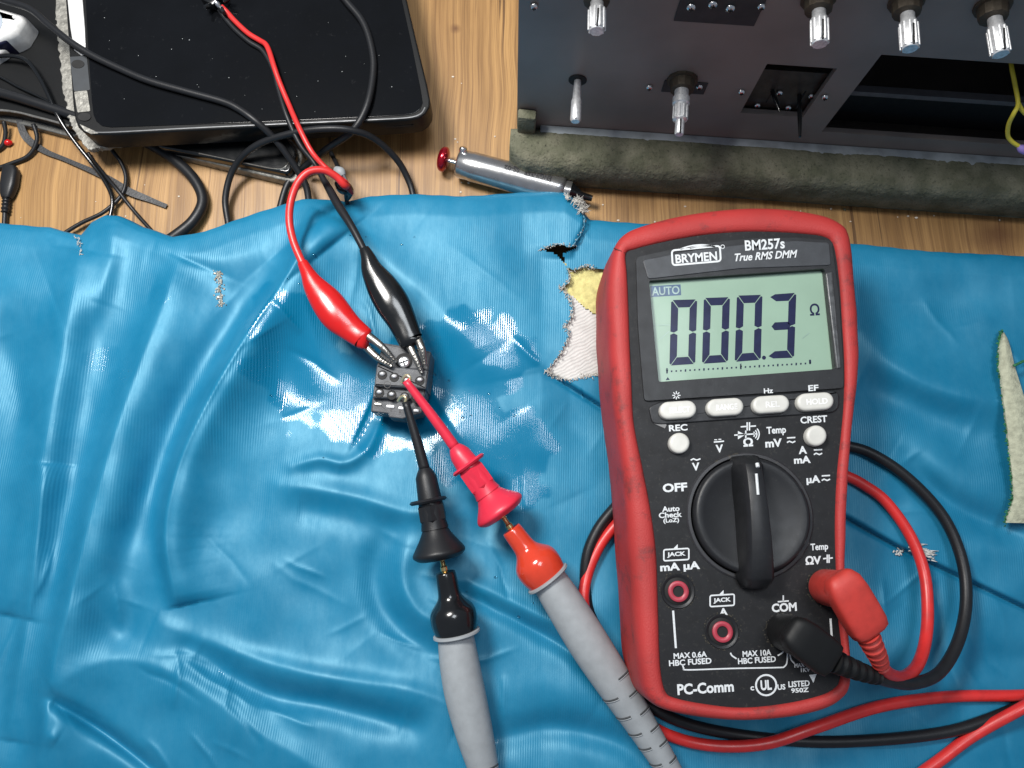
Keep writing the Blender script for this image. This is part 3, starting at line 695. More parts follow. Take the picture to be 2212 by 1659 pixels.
# the raised grip bar across the dial
top, bot = P(1612, 985, ZF + .3), P(1634, 1270, ZF + .3)
ax = (bot - top).normalized(); sd = Vector((-ax.y, ax.x, 0)); ln = (bot - top).length; rings = []
for t_ in np.linspace(0, 1, 15):
    c = top + ax * ln * t_; e = math.sin(math.pi * min(max(t_, .0), 1.)) ** .35 if 0 < t_ < 1 else .15
    w0 = (.62 - .15 * math.sin(math.pi * t_)) ; w1 = .26 + .12 * t_; hz = 1.05 * (.35 + .65 * e)
    if t_ in (0, 1): w0 *= .7; w1 *= .7
    zb = ZF + .15
    rings.append([Vector((*(c - sd * w0)[:2], zb)), Vector((*(c - sd * w1 * 1.15)[:2], zb + hz * .75)), Vector((*(c - sd * w1 * .85)[:2], zb + hz)), Vector((*(c + sd * w1 * .85)[:2], zb + hz)),
                  Vector((*(c + sd * w1 * 1.15)[:2], zb + hz * .75)), Vector((*(c + sd * w0)[:2], zb))])
bm = B(); loft(bm, rings); bmesh.ops.bevel(bm, geom=[e for e in bm.edges], offset=.02, segments=1, affect='EDGES')
grip = obj('dial_grip', bm, M['black_plastic'], dial, sharp=60)
bm = B(); zb = ZF + 1.12
tube(bm, [top + ax * .62 + Vector((.0, 0, .86)), top + ax * 1.25 + Vector((.0, 0, .87))], .045, 8); tube(bm, [top + ax * .30 + sd * .1 + Vector((0, 0, .70)), top + ax * .42 + sd * .1 + Vector((0, 0, .75))], .06, 8)
obj('pointer_mark', bm, M['white_paint'], grip)
# jacks
def jack(u, v, rr, lab, filled=False):
    c = P(u, v, ZF); s = dpx(u, v)
    bm = B(); lathe(bm, c - Vector((0, 0, .02)), c + Vector((0, 0, 1)), [(0, 37 * s), (.05, 36.5 * s), (.07, 35 * s), (.06, 32 * s), (.028, 29 * s)], 40)
    j = obj('jack', bm, M['black_plastic'], mtr, label=lab)
    bm = B(); lathe(bm, c, c + Vector((0, 0, 1)), [(.03, 29 * s), (.04, 28 * s)], 36); obj('jack_well', bm, M['dark_hole'], j)
    if not filled:
        bm = B()
        prof = [(.03, rr * s), (.12, rr * s), (.14, (rr - 2) * s), (.14, (rr - 7) * s), (.11, (rr - 10) * s), (.04, (rr - 10) * s)]
        R = []
        for tt, r in prof: R.append([c + Vector((math.cos(a) * r, math.sin(a) * r, tt)) for a in [2 * math.pi * k / 32 for k in range(32)]])
        loft(bm, R, False, False); obj('socket', bm, M['jack_red'], j)
        bm = B(); lathe(bm, c, c + Vector((0, 0, 1)), [(.05, (rr - 9.5) * s), (.06, (rr - 9.5) * s)], 24); obj('socket_hole', bm, M['dark_hole'], j)
    # grime collected round the collar
    bm = B()
    for k in range(70):
        a = random.uniform(0, 6.28); r = random.gauss(39, 2); q = P(u + math.cos(a) * r, v + math.sin(a) * r, ZF + .008)
        bmesh.ops.create_icosphere(bm, subdivisions=1, radius=random.uniform(.008, .03), matrix=Matrix.Translation(q) @ Matrix.Diagonal((1, 1, .4, 1)))
    obj('grime', bm, M['grime'], j, smooth=False)
jack(1464, 1277, 22, 'open milliamp jack with a pink red socket')
jack(1559, 1364, 22, 'open ampere jack with a pink red socket')
jack(1692, 1364, 22, 'common jack under the black plug', True)
jack(1782, 1268, 22, 'volt ohm jack under the red plug', True)
# lettering
ZT = ZF + .006
bm = B()
def flush():
    global bm
    if len(bm.faces): obj('printed_symbol', bm, M['white_paint'], face_o, smooth=False)
    else: bm.free()
    bm = B()
def T(s, u, v, w_, h_, **k):
    b_ = B(); text(b_, s, u, v, w_, h_, k.pop('z', ZT), **k); obj('printed_word', b_, M['white_paint'], face_o, smooth=False)
T('REC', 1465, 924, 40, 14); T('CREST', 1758, 906, 58, 15); T('OFF', 1458, 1053, 53, 19, bold=.03)
T('V', 1503, 1008, 16, 17, bold=.03); stroke(bm, [(1492, 994), (1498, 991), (1505, 994), (1513, 991)], 3, ZT)
flush()
T('V', 1554, 969, 16, 17, bold=.03); stroke(bm, [(1542, 955), (1564, 953)], 3, ZT); stroke(bm, [(1543, 950), (1549, 950)], 2, ZT); stroke(bm, [(1552, 949), (1558, 949)], 2, ZT)
flush()
T('Ω', 1616, 955, 21, 19, bold=.03)
stroke(bm, [(1586, 940), (1634, 937)], 3, ZT); poly(bm, [(1594, 931), (1594, 949), (1610, 939)], ZT); stroke(bm, [(1611, 930), (1611, 948)], 3, ZT)
flush()
for r in (8, 13, 18): stroke(bm, arc(1622, 938, r, -42, 42, 8), 2.6, ZT)
flush()
stroke(bm, [(1600, 922), (1613, 921)], 3, ZT); stroke(bm, [(1620, 921), (1633, 920)], 3, ZT); stroke(bm, [(1614, 912), (1614, 930)], 3, ZT); stroke(bm, [(1619, 912), (1619, 930)], 3, ZT)
flush()
T('Temp', 1677, 931, 42, 20); T('mV', 1671, 957, 36, 18, bold=.03)
def acdc(u, v):
    stroke(bm, [(u - 9, v - 5), (u + 9, v - 6)], 3, ZT); stroke(bm, [(u - 9, v + 5), (u - 4, v + 2), (u + 3, v + 5), (u + 9, v + 2)], 3, ZT)
acdc(1709, 951); flush(); T('A', 1734, 972, 18, 17, bold=.03); T('mA', 1733, 993, 36, 16, bold=.03); acdc(1767, 977); flush(); T('µA', 1757, 1037, 30, 20, bold=.03); acdc(1784, 1033); flush()
T('Auto', 1449, 1099, 38, 12); T('Check', 1448, 1112, 50, 12); T('(LoZ)', 1450, 1125, 34, 12)
T('mA µA', 1469, 1225, 86, 21, bold=.03); T('Temp', 1770, 1183, 38, 19); T('ΩV', 1757, 1210, 34, 19, bold=.03)
stroke(bm, [(1778, 1207), (1786, 1206)], 3, ZT); stroke(bm, [(1787, 1198), (1787, 1216)], 3, ZT); stroke(bm, [(1791, 1198), (1791, 1216)], 3, ZT); stroke(bm, [(1792, 1206), (1799, 1205)], 3, ZT)
flush()
def jackbox(u, v, w_, h_):
    c = rrect([(u - w_ / 2, v - h_ / 2 + 2), (u + w_ / 2, v - h_ / 2 - 1), (u + w_ / 2, v + h_ / 2 - 2), (u - w_ / 2, v + h_ / 2 + 1)], 4)
    stroke(bm, c, 3.2, ZT, True); T('JACK', u, v, w_ - 14, h_ - 13, bold=.03); poly(bm, [(u - 6, v - h_ / 2 - 1), (u + 3, v - h_ / 2 - 10), (u + 3, v - h_ / 2 - 1)], ZT)
jackbox(1461, 1198, 54, 25); flush(); jackbox(1560, 1297, 52, 25); flush()
T('A', 1563, 1322, 19, 17, bold=.03); T('COM', 1694, 1312, 54, 19, bold=.03)
stroke(bm, [(1680, 1300), (1704, 1298)], 3, ZT); stroke(bm, [(1692, 1299), (1692, 1286)], 3, ZT)
flush()
stroke(bm, [(1454, 1319), (1460, 1400)], 4.5, ZT); stroke(bm, [(1794, 1336), (1797, 1381)], 4.5, ZT)
flush()
T('MAX 0.6A', 1491, 1415, 72, 13); T('HBC FUSED', 1491, 1430, 92, 13); T('MAX 10A', 1635, 1411, 62, 13); T('HBC FUSED', 1635, 1426, 82, 13)
stroke(bm, catmull([(1475, 1437), (1477, 1443), (1486, 1447), (1580, 1444), (1680, 1442), (1694, 1440), (1700, 1430), (1701, 1404)], 5), 3, ZT)
flush()
stroke(bm, catmull([(1578, 1410), (1581, 1416), (1591, 1423)], 4), 3, ZT); stroke(bm, catmull([(1694, 1402), (1690, 1410), (1680, 1416)], 4), 3, ZT)
flush()
stroke(bm, catmull([(1706, 1412), (1709, 1425), (1716, 1433)], 4), 3, ZT)
flush()
T('MAX', 1727, 1437, 22, 9); T('1KV', 1740, 1447, 20, 9); poly(bm, [(1748, 1458), (1764, 1456), (1757, 1475)], ZT)
T('PC-Comm', 1524, 1486, 122, 24, bold=.025)
stroke(bm, arc(1655, 1480, 22, 0, 345, 23), 4, ZT, True); T('UL', 1655, 1480, 24, 22, bold=.03); T('c', 1625, 1487, 8, 9); T('US', 1688, 1484, 17, 12); T('LISTED', 1726, 1477, 46, 13); T('950Z', 1728, 1491, 38, 10)
flush()
for k in range(8):
    a = k * math.pi / 4; stroke(bm, [(1461 + 3 * math.cos(a), 854 + 3 * math.sin(a)), (1461 + 9 * math.cos(a), 854 + 9 * math.sin(a))], 2, ZT + .1)
T('Hz', 1660, 844, 20, 11, z=ZT + .1); T('EF', 1757, 838, 22, 13, z=ZT + .1)
flush()
bm = B(); ZH = ZF + .143
c = rrect([(1451, 541), (1555, 531), (1557, 564), (1453, 573)], 7); stroke(bm, c, 4, ZH, True)
text(bm, 'BRYMEN', 1504, 556, 90, 19, ZH, 4.5, .02)
stroke(bm, catmull([(1470, 538), (1485, 533), (1500, 530), (1520, 529), (1545, 533)], 5), 3, ZH); stroke(bm, catmull([(1490, 536), (1510, 532), (1538, 531)], 5), 3, ZH)
stroke(bm, arc(1561, 533, 4, 0, 330, 10), 1.5, ZH, True)
text(bm, 'BM257s', 1652, 528, 86, 23, ZH, 3.6, .015); text(bm, 'True RMS DMM', 1655, 552, 136, 17, ZH, 3.6, .015, shear=.3)
obj('title_lettering', bm, M['white_paint'], mtr, smooth=False)

# ------------------------------------------------------------------ test leads
def pt(p):
    """(u, v) rests on the cover; (u, v, z) is given"""
    return P(*p) if len(p) == 3 else P(p[0], p[1], ch(p[0], p[1]) + .2)
def cable(pl, r, seg=14, sm=6): return tube(B(), [pt(p) for p in pl], r, seg, smooth=sm)
red = thing('test_lead', 'red test lead from the upper right meter jack with coiled cable and grey handled probe', 'test lead', P(1300, 1400, 1), 'multimeter test leads')
blk = thing('test_lead', 'black test lead from the common jack ending in grey probe with black guard', 'test lead', P(985, 1380, 1), 'multimeter test leads')
def plug(par, jk, head, tail, m, relief, hw=1.0):
    base = P(jk[0], jk[1], ZF + .1); topz = ZF + 1.55
    bm = B(); lathe(bm, base, base + Vector((0, 0, 1)), [(0, .50), (.1, .54), (1.15, .56), (1.6, .55)], 32)
    # flattened right-angle head
    hc = Vector((base.x, base.y, topz)); tl = P(tail[0], tail[1], topz - .25)
    d = (tl - hc).normalized(); s = Vector((-d.y, d.x, 0)).normalized(); ln = (tl - hc).length; rings = []
    for t_, w_, h_ in ((-.58, .28, .16), (-.5, .46, .34), (-.28, .60, .46), (.1, .66, .48), (.5 * ln, .67, .48), (.8 * ln, .66, .46), (.95 * ln, .60, .42), (ln, .44, .36), (ln + .02, .3, .28)):
        c_ = hc + d * t_ + Vector((0, 0, .1)); w_ *= hw; h_ *= hw
        rings.append([c_ + s * w_ * math.copysign(abs(math.cos(a)) ** .45, math.cos(a)) + Vector((0, 0, 1)) * h_ * math.copysign(abs(math.sin(a)) ** .45, math.sin(a)) for a in [2 * math.pi * k / 28 for k in range(28)]])
    loft(bm, rings); po = obj('plug', bm, m, par, sharp=50)
    pts = [pt(q) for q in relief]; q = catmull([tuple(p) for p in pts], 8); n = len(q); bm = B(); rad = []
    for i in range(n):
        t_ = i / (n - 1); r = .36 - .12 * t_; rad.append(r if (i // 2) % 2 == 0 else r - .075)
    tube(bm, [Vector(a) for a in q], rad, 18); obj('strain_relief', bm, m, po, sharp=30)
    return po
plug(red, (1782, 1268), None, (1880, 1368), M['red_plug'], [(1872, 1368, 5.9), (1885, 1395, 5.6), (1897, 1420, 5.2), (1903, 1438, 4.8)], .86)
plug(blk, (1692, 1364), None, (1795, 1428), mat('black_plug', (.006, .0065, .007), .55, spec=.3), [(1795, 1425, 5.9), (1830, 1440, 5.5), (1865, 1453, 5.0), (1892, 1462, 4.5)], .84)
zc = 1.14
rc = [(1900, 1432, 4.9), (1920, 1455, 4.3), (1950, 1462, 3.5), (1980, 1440, 2.8), (1998, 1390, 2.2), (2004, 1320, 1.8), (1996, 1235, 1.5), (1965, 1155, 1.35), (1915, 1085, 1.3), (1870, 1050, 1.25),
      (1825, 1027, 1.2), (1740, 1000, 1.1), (1600, 1000, 1.1), (1450, 1045, 1.1), (1380, 1085, 1.15), (1335, 1128, 1.3), (1295, 1180), (1268, 1245), (1262, 1310), (1288, 1385, 1.3), (1338, 1478, 1.25), (1395, 1558), (1470, 1597, 1.25), (1560, 1612, 1.3),
      (1660, 1605, 1.5), (1760, 1572, 1.6), (1900, 1526, 1.3), (2050, 1505), (2212, 1502), (2380, 1490), (2470, 1450), (2420, 1420, 1.5), (2320, 1465, 1.7), (2212, 1527, 1.6), (2100, 1590), (2005, 1660), (1850, 1760), (1650, 1800), (1520, 1760), (1462, 1690)]
obj('cable', cable(rc, .195), M['red_cable'], red, sharp=None)
bc = [(1885, 1460, 4.6), (1925, 1472, 4.0), (1975, 1476, 3.3), (2030, 1452, 2.7), (2070, 1385, 2.2), (2087, 1300, 1.8), (2078, 1210, 1.55), (2040, 1120, 1.4), (1975, 1045, 1.35), (1905, 992, 1.3), (1838, 965, 1.2),
      (1740, 960, 1.1), (1600, 960, 1.1), (1450, 1005, 1.1), (1370, 1055, 1.15), (1325, 1100, 1.3), (1288, 1150), (1266, 1215), (1270, 1310, 1.2), (1312, 1395, 1.2), (1362, 1478, 1.15), (1400, 1522), (1480, 1562), (1600, 1588),
      (1750, 1602), (1900, 1598), (2040, 1582), (2130, 1556), (2230, 1515), (2400, 1440), (2520, 1500), (2480, 1700), (2200, 1860), (1700, 1900), (1250, 1860), (1090, 1760), (1056, 1700)]
obj('cable', cable(bc, .195), M['black_rubber'], blk, sharp=None)

def probe(par, axis, guard_mat, zs):
    """axis: pixel stations: gold tip, neck start, ball centre, ring, handle ... ; zs heights"""
    tip, neck, ball, ring = [P(u, v, z) for (u, v), z in zip(axis[:4], zs[:4])]
    hd = [P(u, v, z) for (u, v), z in zip(axis[4:], zs[4:])]
    d = (ring - neck).normalized()
    s = pxs(*axis[2], zs[2])
    bm = B(); lathe(bm, tip - d * .5, neck + d * .2, [(0, .08), (.45, .09), (.5, .13), (.62, .13), (.66, .09), (.72, .14), (.85, .14)], 16); obj('metal_tip', bm, M['gold'], par)
    Ln = (ring - neck).length; lb = (ball - neck).length
    prof = [(0, 18 * s), (.06, 22 * s), (lb * .45, 24 * s), (lb * .6, 27 * s), (lb * .72, 35 * s), (lb * .85, 45 * s), (lb, 50 * s), (lb + (Ln - lb) * .5, 50 * s), (Ln, 46 * s)]
    q = catmull([(a, b) for a, b in prof], 4); bm = B(); lathe(bm, neck, ring, q, 36); g = obj('finger_guard', bm, guard_mat, par, sharp=50)
    bm = B(); lathe(bm, ring, ring + d, [(-.03, 47 * s), (.0, 51 * s), (.06, 51.5 * s), (.11, 47 * s), (.13, 36 * s)], 36); obj('guard_ring', bm, M['grey_grip'], par)
    rr = [.60, .66, .68, .62, .52, .44, .38][:len(hd)]
    bm = B(); q = catmull([(p.x, p.y, p.z, r) for p, r in zip(hd, rr)], 16); rad = []
    n = len(q)
    tube(bm, [Vector(a[:3]) for a in q], [a[3] for a in q], 28)
    h = obj('handle', bm, M['grey_grip'], par, sharp=None)
    return h, [Vector(a[:3]) for a in q], [a[3] for a in q]
hb, qb, rb = probe(blk, [(957, 1225), (962, 1236), (984, 1325), (986, 1366), (984, 1372), (992, 1430), (1005, 1500), (1024, 1580), (1042, 1650), (1054, 1700)], M['black_gloss'], [2.5, 2.5, 2.35, 2.25, 2.2, 2.15, 2.05, 1.95, 1.8, 1.7])
hr, qr, rr_ = probe(red, [(1100, 1133), (1104, 1143), (1160, 1215), (1182, 1248), (1186, 1254), (1225, 1315), (1275, 1395), (1330, 1480), (1380, 1558), (1425, 1630), (1462, 1690)], M['red_orange'], [2.6, 2.6, 2.45, 2.4, 2.4, 2.35, 2.3, 2.2, 2.05, 1.95, 1.8])
def notches(par, q, r, i0, i1, n):
    """bend-relief slots moulded into the tail: dark cuts with a pale lip"""
    bm, bl = B(), B()
    for k in range(n):
        i = int(i0 + (i1 - i0) * k / max(n - 1, 1)); i = min(max(i, 1), len(q) - 2); d = (q[i + 1] - q[i - 1]).normalized(); up = Vector((0, 0, 1)); s = d.cross(up).normalized(); u2 = s.cross(d)
        side = 1 if k % 2 else -1
        for (bb, off, rad) in ((bm, 0, .032), (bl, .05, .022)):
            pts = [q[i] + d * (off + .10 * math.sin(a) * side) + (s * math.cos(a) * side + u2 * math.sin(a)) * r[i] * 1.0 for a in [math.radians(x) for x in range(12, 76, 9)]]
            tube(bb, pts, rad, 6, smooth=2)
    obj('relief_slots', bm, mat('slot_dark', (.05, .055, .06), .7), par, sharp=None)
    obj('slot_lips', bl, M['grey_grip'], par, sharp=None)
notches(hr, qr, rr_, 46, 92, 13); notches(hb, qb, rb, 66, 90, 6)

# hook clips pushed on the probe tips
def hook(name_lab, axis, zs, m, rs, hookpx, hz):
    t0, sh, b0, fl, b1, co1, co2 = [P(u, v, z) for (u, v), z in zip(axis, zs)]
    th = thing('hook_clip', name_lab, 'test clip', P(axis[-1][0], axis[-1][1], 1.2), 'spring hook clips on the probe tips')
    s = pxs(*axis[3], zs[3]); d = (co2 - b0).normalized()
    bm = B(); tube(bm, [t0, sh, b0 + d * .03], [.13, .17, .19], 20, smooth=5); obj('shaft', bm, m, th, sharp=None)
    Lf = (fl - b0).length; L1 = (b1 - b0).length; L2 = (co1 - b0).length; L3 = (co2 - b0).length
    bm = B(); lathe(bm, b0, b0 + d, [(0, 13 * s), (.12, 18 * s), (.3, 23 * s), (Lf, 26 * s), (L1 * .6 + Lf * .4, 28 * s), (L1, 27 * s), (L1 + (L2 - L1) * .25, 30 * s)], 8 if False else 28); body = obj('body', bm, m, th, sharp=30)
    bm = B(); lathe(bm, fl, fl + d, [(-.075, 24 * s), (-.07, 37 * s), (0, 41 * s), (.07, 37 * s), (.075, 24 * s)], 36); obj('flange', bm, m, th)
    L0 = L1 + (L2 - L1) * .25
    bm = B(); lathe(bm, b0, b0 + d, catmull([(L0 - .02, 27 * s), (L0 + (L2 - L0) * .35, 36 * s), (L2 - .1, 52 * s), (L2 + .05, 57 * s), (L2 + .16, 54 * s), (L3, 40 * s), (L3 + .02, 6 * s)], 4), 40); obj('plunger_cup', bm, m, th, sharp=60)
    # six-sided moulded grip faces
    bm = B(); N_ = 6; lathe(bm, b0 + d * (Lf + .12), b0 + d * 9, [(0, 27 * s), (.06, 31 * s), ((L1 - Lf) * .75, 31 * s), ((L1 - Lf) * .85, 27 * s)], N_); obj('grip', bm, m, th, sharp=20)
    bm = B(); tube(bm, [P(u, v, z) for (u, v), z in zip(hookpx, hz)], [.055] * len(hookpx), 10, smooth=5); obj('hook', bm, M['pale_gold'], th)
    return th
hook('matte black spring hook clip on the probe with the black guard', [(876, 868), (900, 950), (917, 1012), (925, 1082), (931, 1128), (946, 1190), (951, 1208)], [3.05, 2.85, 2.7, 2.6, 2.55, 2.5, 2.5], M['black_rubber'], None,
     [(873, 876), (877, 862), (873, 856), (866, 858), (860, 866)], [3.0, 3.1, 3.1, 3.0, 2.85])
hook('pinkish red spring hook clip on the probe with the orange red guard', [(876, 822), (935, 900), (982, 965), (1012, 1004), (1046, 1056), (1078, 1098), (1088, 1113)], [3.5, 3.15, 2.85, 2.75, 2.65, 2.6, 2.6], M['red_pink'], None,
     [(884, 826), (886, 817), (880, 811), (873, 815), (867, 826)], [3.4, 3.5, 3.5, 3.4, 3.2])
bm_ = None

# ------------------------------------------------------------------ terminal block
ZB = 2.75
tb = thing('terminal_block', 'small black plastic screw terminal block on the wet blue cover under the clips', 'terminal block', P(865, 850, 1.0))
def bx(x, y): return (737.3 + x * .1556, 700.4 + y * .1556)
bm = B(); prism(bm, pxout(rrect([bx(585, 258), bx(860, 300), bx(1245, 380), bx(1215, 640), bx(490, 590), bx(512, 470)], 2.5), ZB - .12), 1.35, ZB - .12, .05)
blk_up = obj('housing', bm, M['black_plastic'], tb)
M['block_top'] = mat('block_top', (.075, .08, .088), .5, bump=.25, bscale=25, speck=.3, speck_col=(.13, .13, .13, 1), speck_scale=7)
blk_up.data.materials[0] = M['block_top']
bm = B(); prism(bm, pxout(rrect([bx(492, 560), bx(1215, 640), bx(1175, 900), bx(455, 850)], 2), ZB), 1.3, ZB, .05)
prism(bm, pxout(rrect([bx(452, 848), bx(1174, 905), bx(1150, 1040), bx(434, 1020)], 2), ZB - .25), 1.3, ZB - .25, .04)
prism(bm, pxout(rrect([bx(432, 1018), bx(1150, 1042), bx(1120, 1230), bx(850, 1312), bx(660, 1290), bx(650, 1240), bx(408, 1210)], 2), ZB - .5), 1.25, ZB - .5, .04)
obj('housing_step', bm, M['block_top'], tb)
# big screw in its well
c = P(*bx(868, 513), ZB - .1); s = pxs(872, 780, ZB)
bm = B(); lathe(bm, c, c + Vector((0, 0, 1)), [(0, 18 * s), (.03, 17.5 * s)], 28); well = obj('screw_well', bm, M['dark_hole'], tb)
c = P(*bx(868, 525), ZB); bm = B(); lathe(bm, c - Vector((0, 0, .1)), c + Vector((0, 0, 1)), [(0, 12 * s), (.1, 12 * s), (.16, 9 * s), (.18, 1 * s)], 24); scr = obj('screw', bm, M['alu'], tb)
bm = B(); box(bm, c + Vector((0, 0, .09)), .28, .04, .03, .3); box(bm, c + Vector((0, 0, .092)), .04, .28, .03, .3); obj('screw_slot', bm, M['dark_hole'], scr)
for (x, y, z_, lab) in [(570, 705, ZB, 0), (735, 738, ZB, 0), (905, 790, ZB, 0), (1090, 785, ZB, 0), (530, 955, ZB - .25, 0), (700, 985, ZB - .25, 0), (880, 1010, ZB - .25, 0), (1035, 1032, ZB - .25, 0)]:
    c = P(*bx(x, y), z_ + .002)
    bm = B(); lathe(bm, c + Vector((.0, 0, 0)), c + Vector((0, 0, 1)), [(0, 10.5 * s), (.012, 10 * s)], 20); hl = obj('pin_hole', bm, M['dark_hole'], tb)
    bm = B(); c2 = c + Vector((0, .04, .02)); bmesh.ops.create_uvsphere(bm, u_segments=16, v_segments=8, radius=6.0 * s, matrix=Matrix.Translation(c2) @ Matrix.Diagonal((1.1, .8, .7, 1))); obj('contact', bm, M['alu'], hl)
for x, y, wd in [(510, 1112, 16), (682, 1142, 17), (832, 1165, 12), (1042, 1200, 12)]:
    c = P(*bx(x, y), ZB - .49); bm = B(); box(bm, c, wd * s, 6 * s, .06, -.06, .015); obj('solder_tab', bm, M['steel'] if x == 510 else M['alu'], tb)
bm = B(); stroke(bm, [bx(*q) for q in arc(640, 838, 46, 0, 345, 20)], 1.2, ZB + .003, True)
text(bm, 'T', *bx(690, 1190), 5, 6, ZB - .496, -5); text(bm, 'R', *bx(820, 1215), 5, 7, ZB - .496, -5)
obj('moulded_marks', bm, mat('mark_dark', (.01, .01, .011), .5), tb, smooth=False)

# ------------------------------------------------------------------ crocodile clip leads
def sqoval(c, s, up, w_, h_, e=.75, n=24):
    return [c + s * w_ * math.copysign(abs(math.cos(a)) ** e, math.cos(a)) + up * h_ * math.copysign(abs(math.sin(a)) ** e, math.sin(a)) for a in [2 * math.pi * k / n for k in range(n)]]
def boot(par, st_, m):
    q = catmull(st_, 6); pts = [P(a[0], a[1], a[2]) for a in q]; rings = []
    for i, a in enumerate(q):
        d = (pts[min(i + 1, len(pts) - 1)] - pts[max(i - 1, 0)]).normalized(); s = d.cross(Vector((0, 0, 1))).normalized(); up = s.cross(d); k = pxs(a[0], a[1], a[2]) * .95
        rings.append(sqoval(pts[i], s, up, a[3] * k, a[3] * k * a[4], .85))
    bm = B(); loft(bm, rings); return obj('boot', bm, m, par, sharp=60)
def jaws(par, pairs, teeth=6):
    for pi, (a, b, cc) in enumerate(pairs):
        A_, C_, B_ = P(*a), P(*cc), P(*b); bm = B()
        tube(bm, [A_, C_, B_], [.15, .125, .07], 12, smooth=6, flat=.6)
        d = (B_ - C_).normalized(); s = d.cross(Vector((0, 0, 1))).normalized() * (1 if pi else -1)
        for k in range(teeth):
            p = C_.lerp(B_, k / teeth) + s * .05 + Vector((0, 0, .03)); bmesh.ops.create_cone(bm, cap_ends=True, segments=6, radius1=.06, radius2=.01, depth=.14, matrix=Matrix.Translation(p) @ s.to_track_quat('Z', 'Y').to_matrix().to_4x4())
            bmesh.ops.create_uvsphere(bm, u_segments=8, v_segments=6, radius=.045, matrix=Matrix.Translation(C_.lerp(B_, k / teeth) + Vector((0, 0, .05))))
        obj('jaw', bm, M['steel'], par)
rcl = thing('clip_lead', 'red wire with shiny red booted crocodile clip gripping the terminal block', 'clip lead', P(720, 660, 1), 'crocodile clip leads')
bcl = thing('clip_lead', 'black wire with shiny black booted crocodile clip gripping the terminal block', 'clip lead', P(850, 640, 1), 'crocodile clip leads')
boot(rcl, [(654, 568, 3.0, 12, 1), (666, 592, 3.0, 17, .9), (680, 618, 2.95, 26, .8), (706, 652, 2.9, 36, .75), (730, 684, 2.9, 37, .72), (756, 708, 2.9, 31, .7), (782, 728, 2.95, 27, .65), (784, 730, 2.95, 26, .6)], M['red_boot'])
jaws(rcl, [((786, 744, 2.8), (846, 791, 2.95), (815, 772, 2.85)), ((796, 726, 3.05), (856, 783, 3.0), (826, 750, 3.15))])
boot(bcl, [(787, 538, 3.0, 12, 1), (795, 556, 3.0, 17, .9), (805, 585, 2.95, 26, .8), (826, 620, 2.9, 36, .75), (848, 656, 2.9, 39, .72), (868, 692, 2.9, 34, .7), (886, 732, 2.95, 29, .65), (888, 734, 2.95, 28, .6)], M['black_gloss'])
jaws(bcl, [((880, 738, 2.85), (911, 806, 2.9), (895, 768, 2.95)), ((902, 730, 3.05), (919, 792, 3.0), (912, 755, 3.15))])
TT = 2.30      # tablet top
rw = [(478, 14, TT + .30), (490, 26, TT + .22), (508, 46, TT + .2), (536, 72, TT + .2), (562, 88, TT + .22), (574, 96, TT + .3), (582, 112, TT + .36), (592, 144, TT + .4), (604, 178, TT + .35), (624, 226, TT + .3), (646, 276, TT + .4), (672, 326, 2.6), (697, 356, 2.4),
      (720, 376, 2.3), (742, 392, 2.3), (750, 402, 2.4), (744, 400, 2.7), (727, 382, 2.9), (700, 368, 3.1), (668, 371, 3.2), (644, 394, 3.2), (629, 432, 3.2), (625, 476, 3.1), (634, 522, 3.05), (655, 572, 3.0)]
obj('wire', tube(B(), [P(*p) for p in rw], [.10] * 13 + [.11, .12, .13] + [.14] * 9, 12, smooth=6), M['red_cable'], rcl, sharp=None)
bw = [(474, 20, TT + .25), (484, 36, TT + .12), (506, 62, TT + .1), (538, 90, TT + .1), (568, 110, TT + .1), (590, 150, TT + .12), (602, 194, TT + .12), (620, 252, TT + .15), (648, 312, 2.2), (679, 352, 2.0), (698, 386, 2.1), (714, 414, 2.3), (732, 446, 2.6), (760, 490, 2.9), (789, 545, 3.0)]
obj('wire', tube(B(), [P(*p) for p in bw], [.10] * 10 + [.12, .15, .16, .14, .13], 12, smooth=6), M['black_rubber'], bcl, sharp=None)
# connector at the other end
cn = thing('wire_connector', 'small black connector joining the red and black wires on the tablet', 'connector', P(470, 10, TT))
bm = B(); box(bm, P(462, -6, TT + .25), .62, .8, .45, -.5, .06); obj('shell', bm, M['black_gloss'], cn)
for k, (u, v) in enumerate([(452, 12), (486, 2), (478, 20)]):
    bm = B(); tube(bm, [P(u, v, TT + .3), P(u + (-10, 12, 6)[k], v + (4, -6, 8)[k], TT + .45)], [.12, .07], 10); obj('prong', bm, M['black_gloss'], cn)
bm = B(); lathe(bm, P(464, 2, TT + .5), P(474, 14, TT + .35), [(0, .06), (.1, .1), (.25, .1), (.3, .06)], 14); obj('ferrule', bm, M['chrome'], cn)
bm = B(); lathe(bm, P(475, 14, TT + .35), P(482, 24, TT + .25), [(0, .07), (.05, .11), (.16, .11), (.2, .06)], 14); obj('ferrule', bm, M['chrome'], cn)

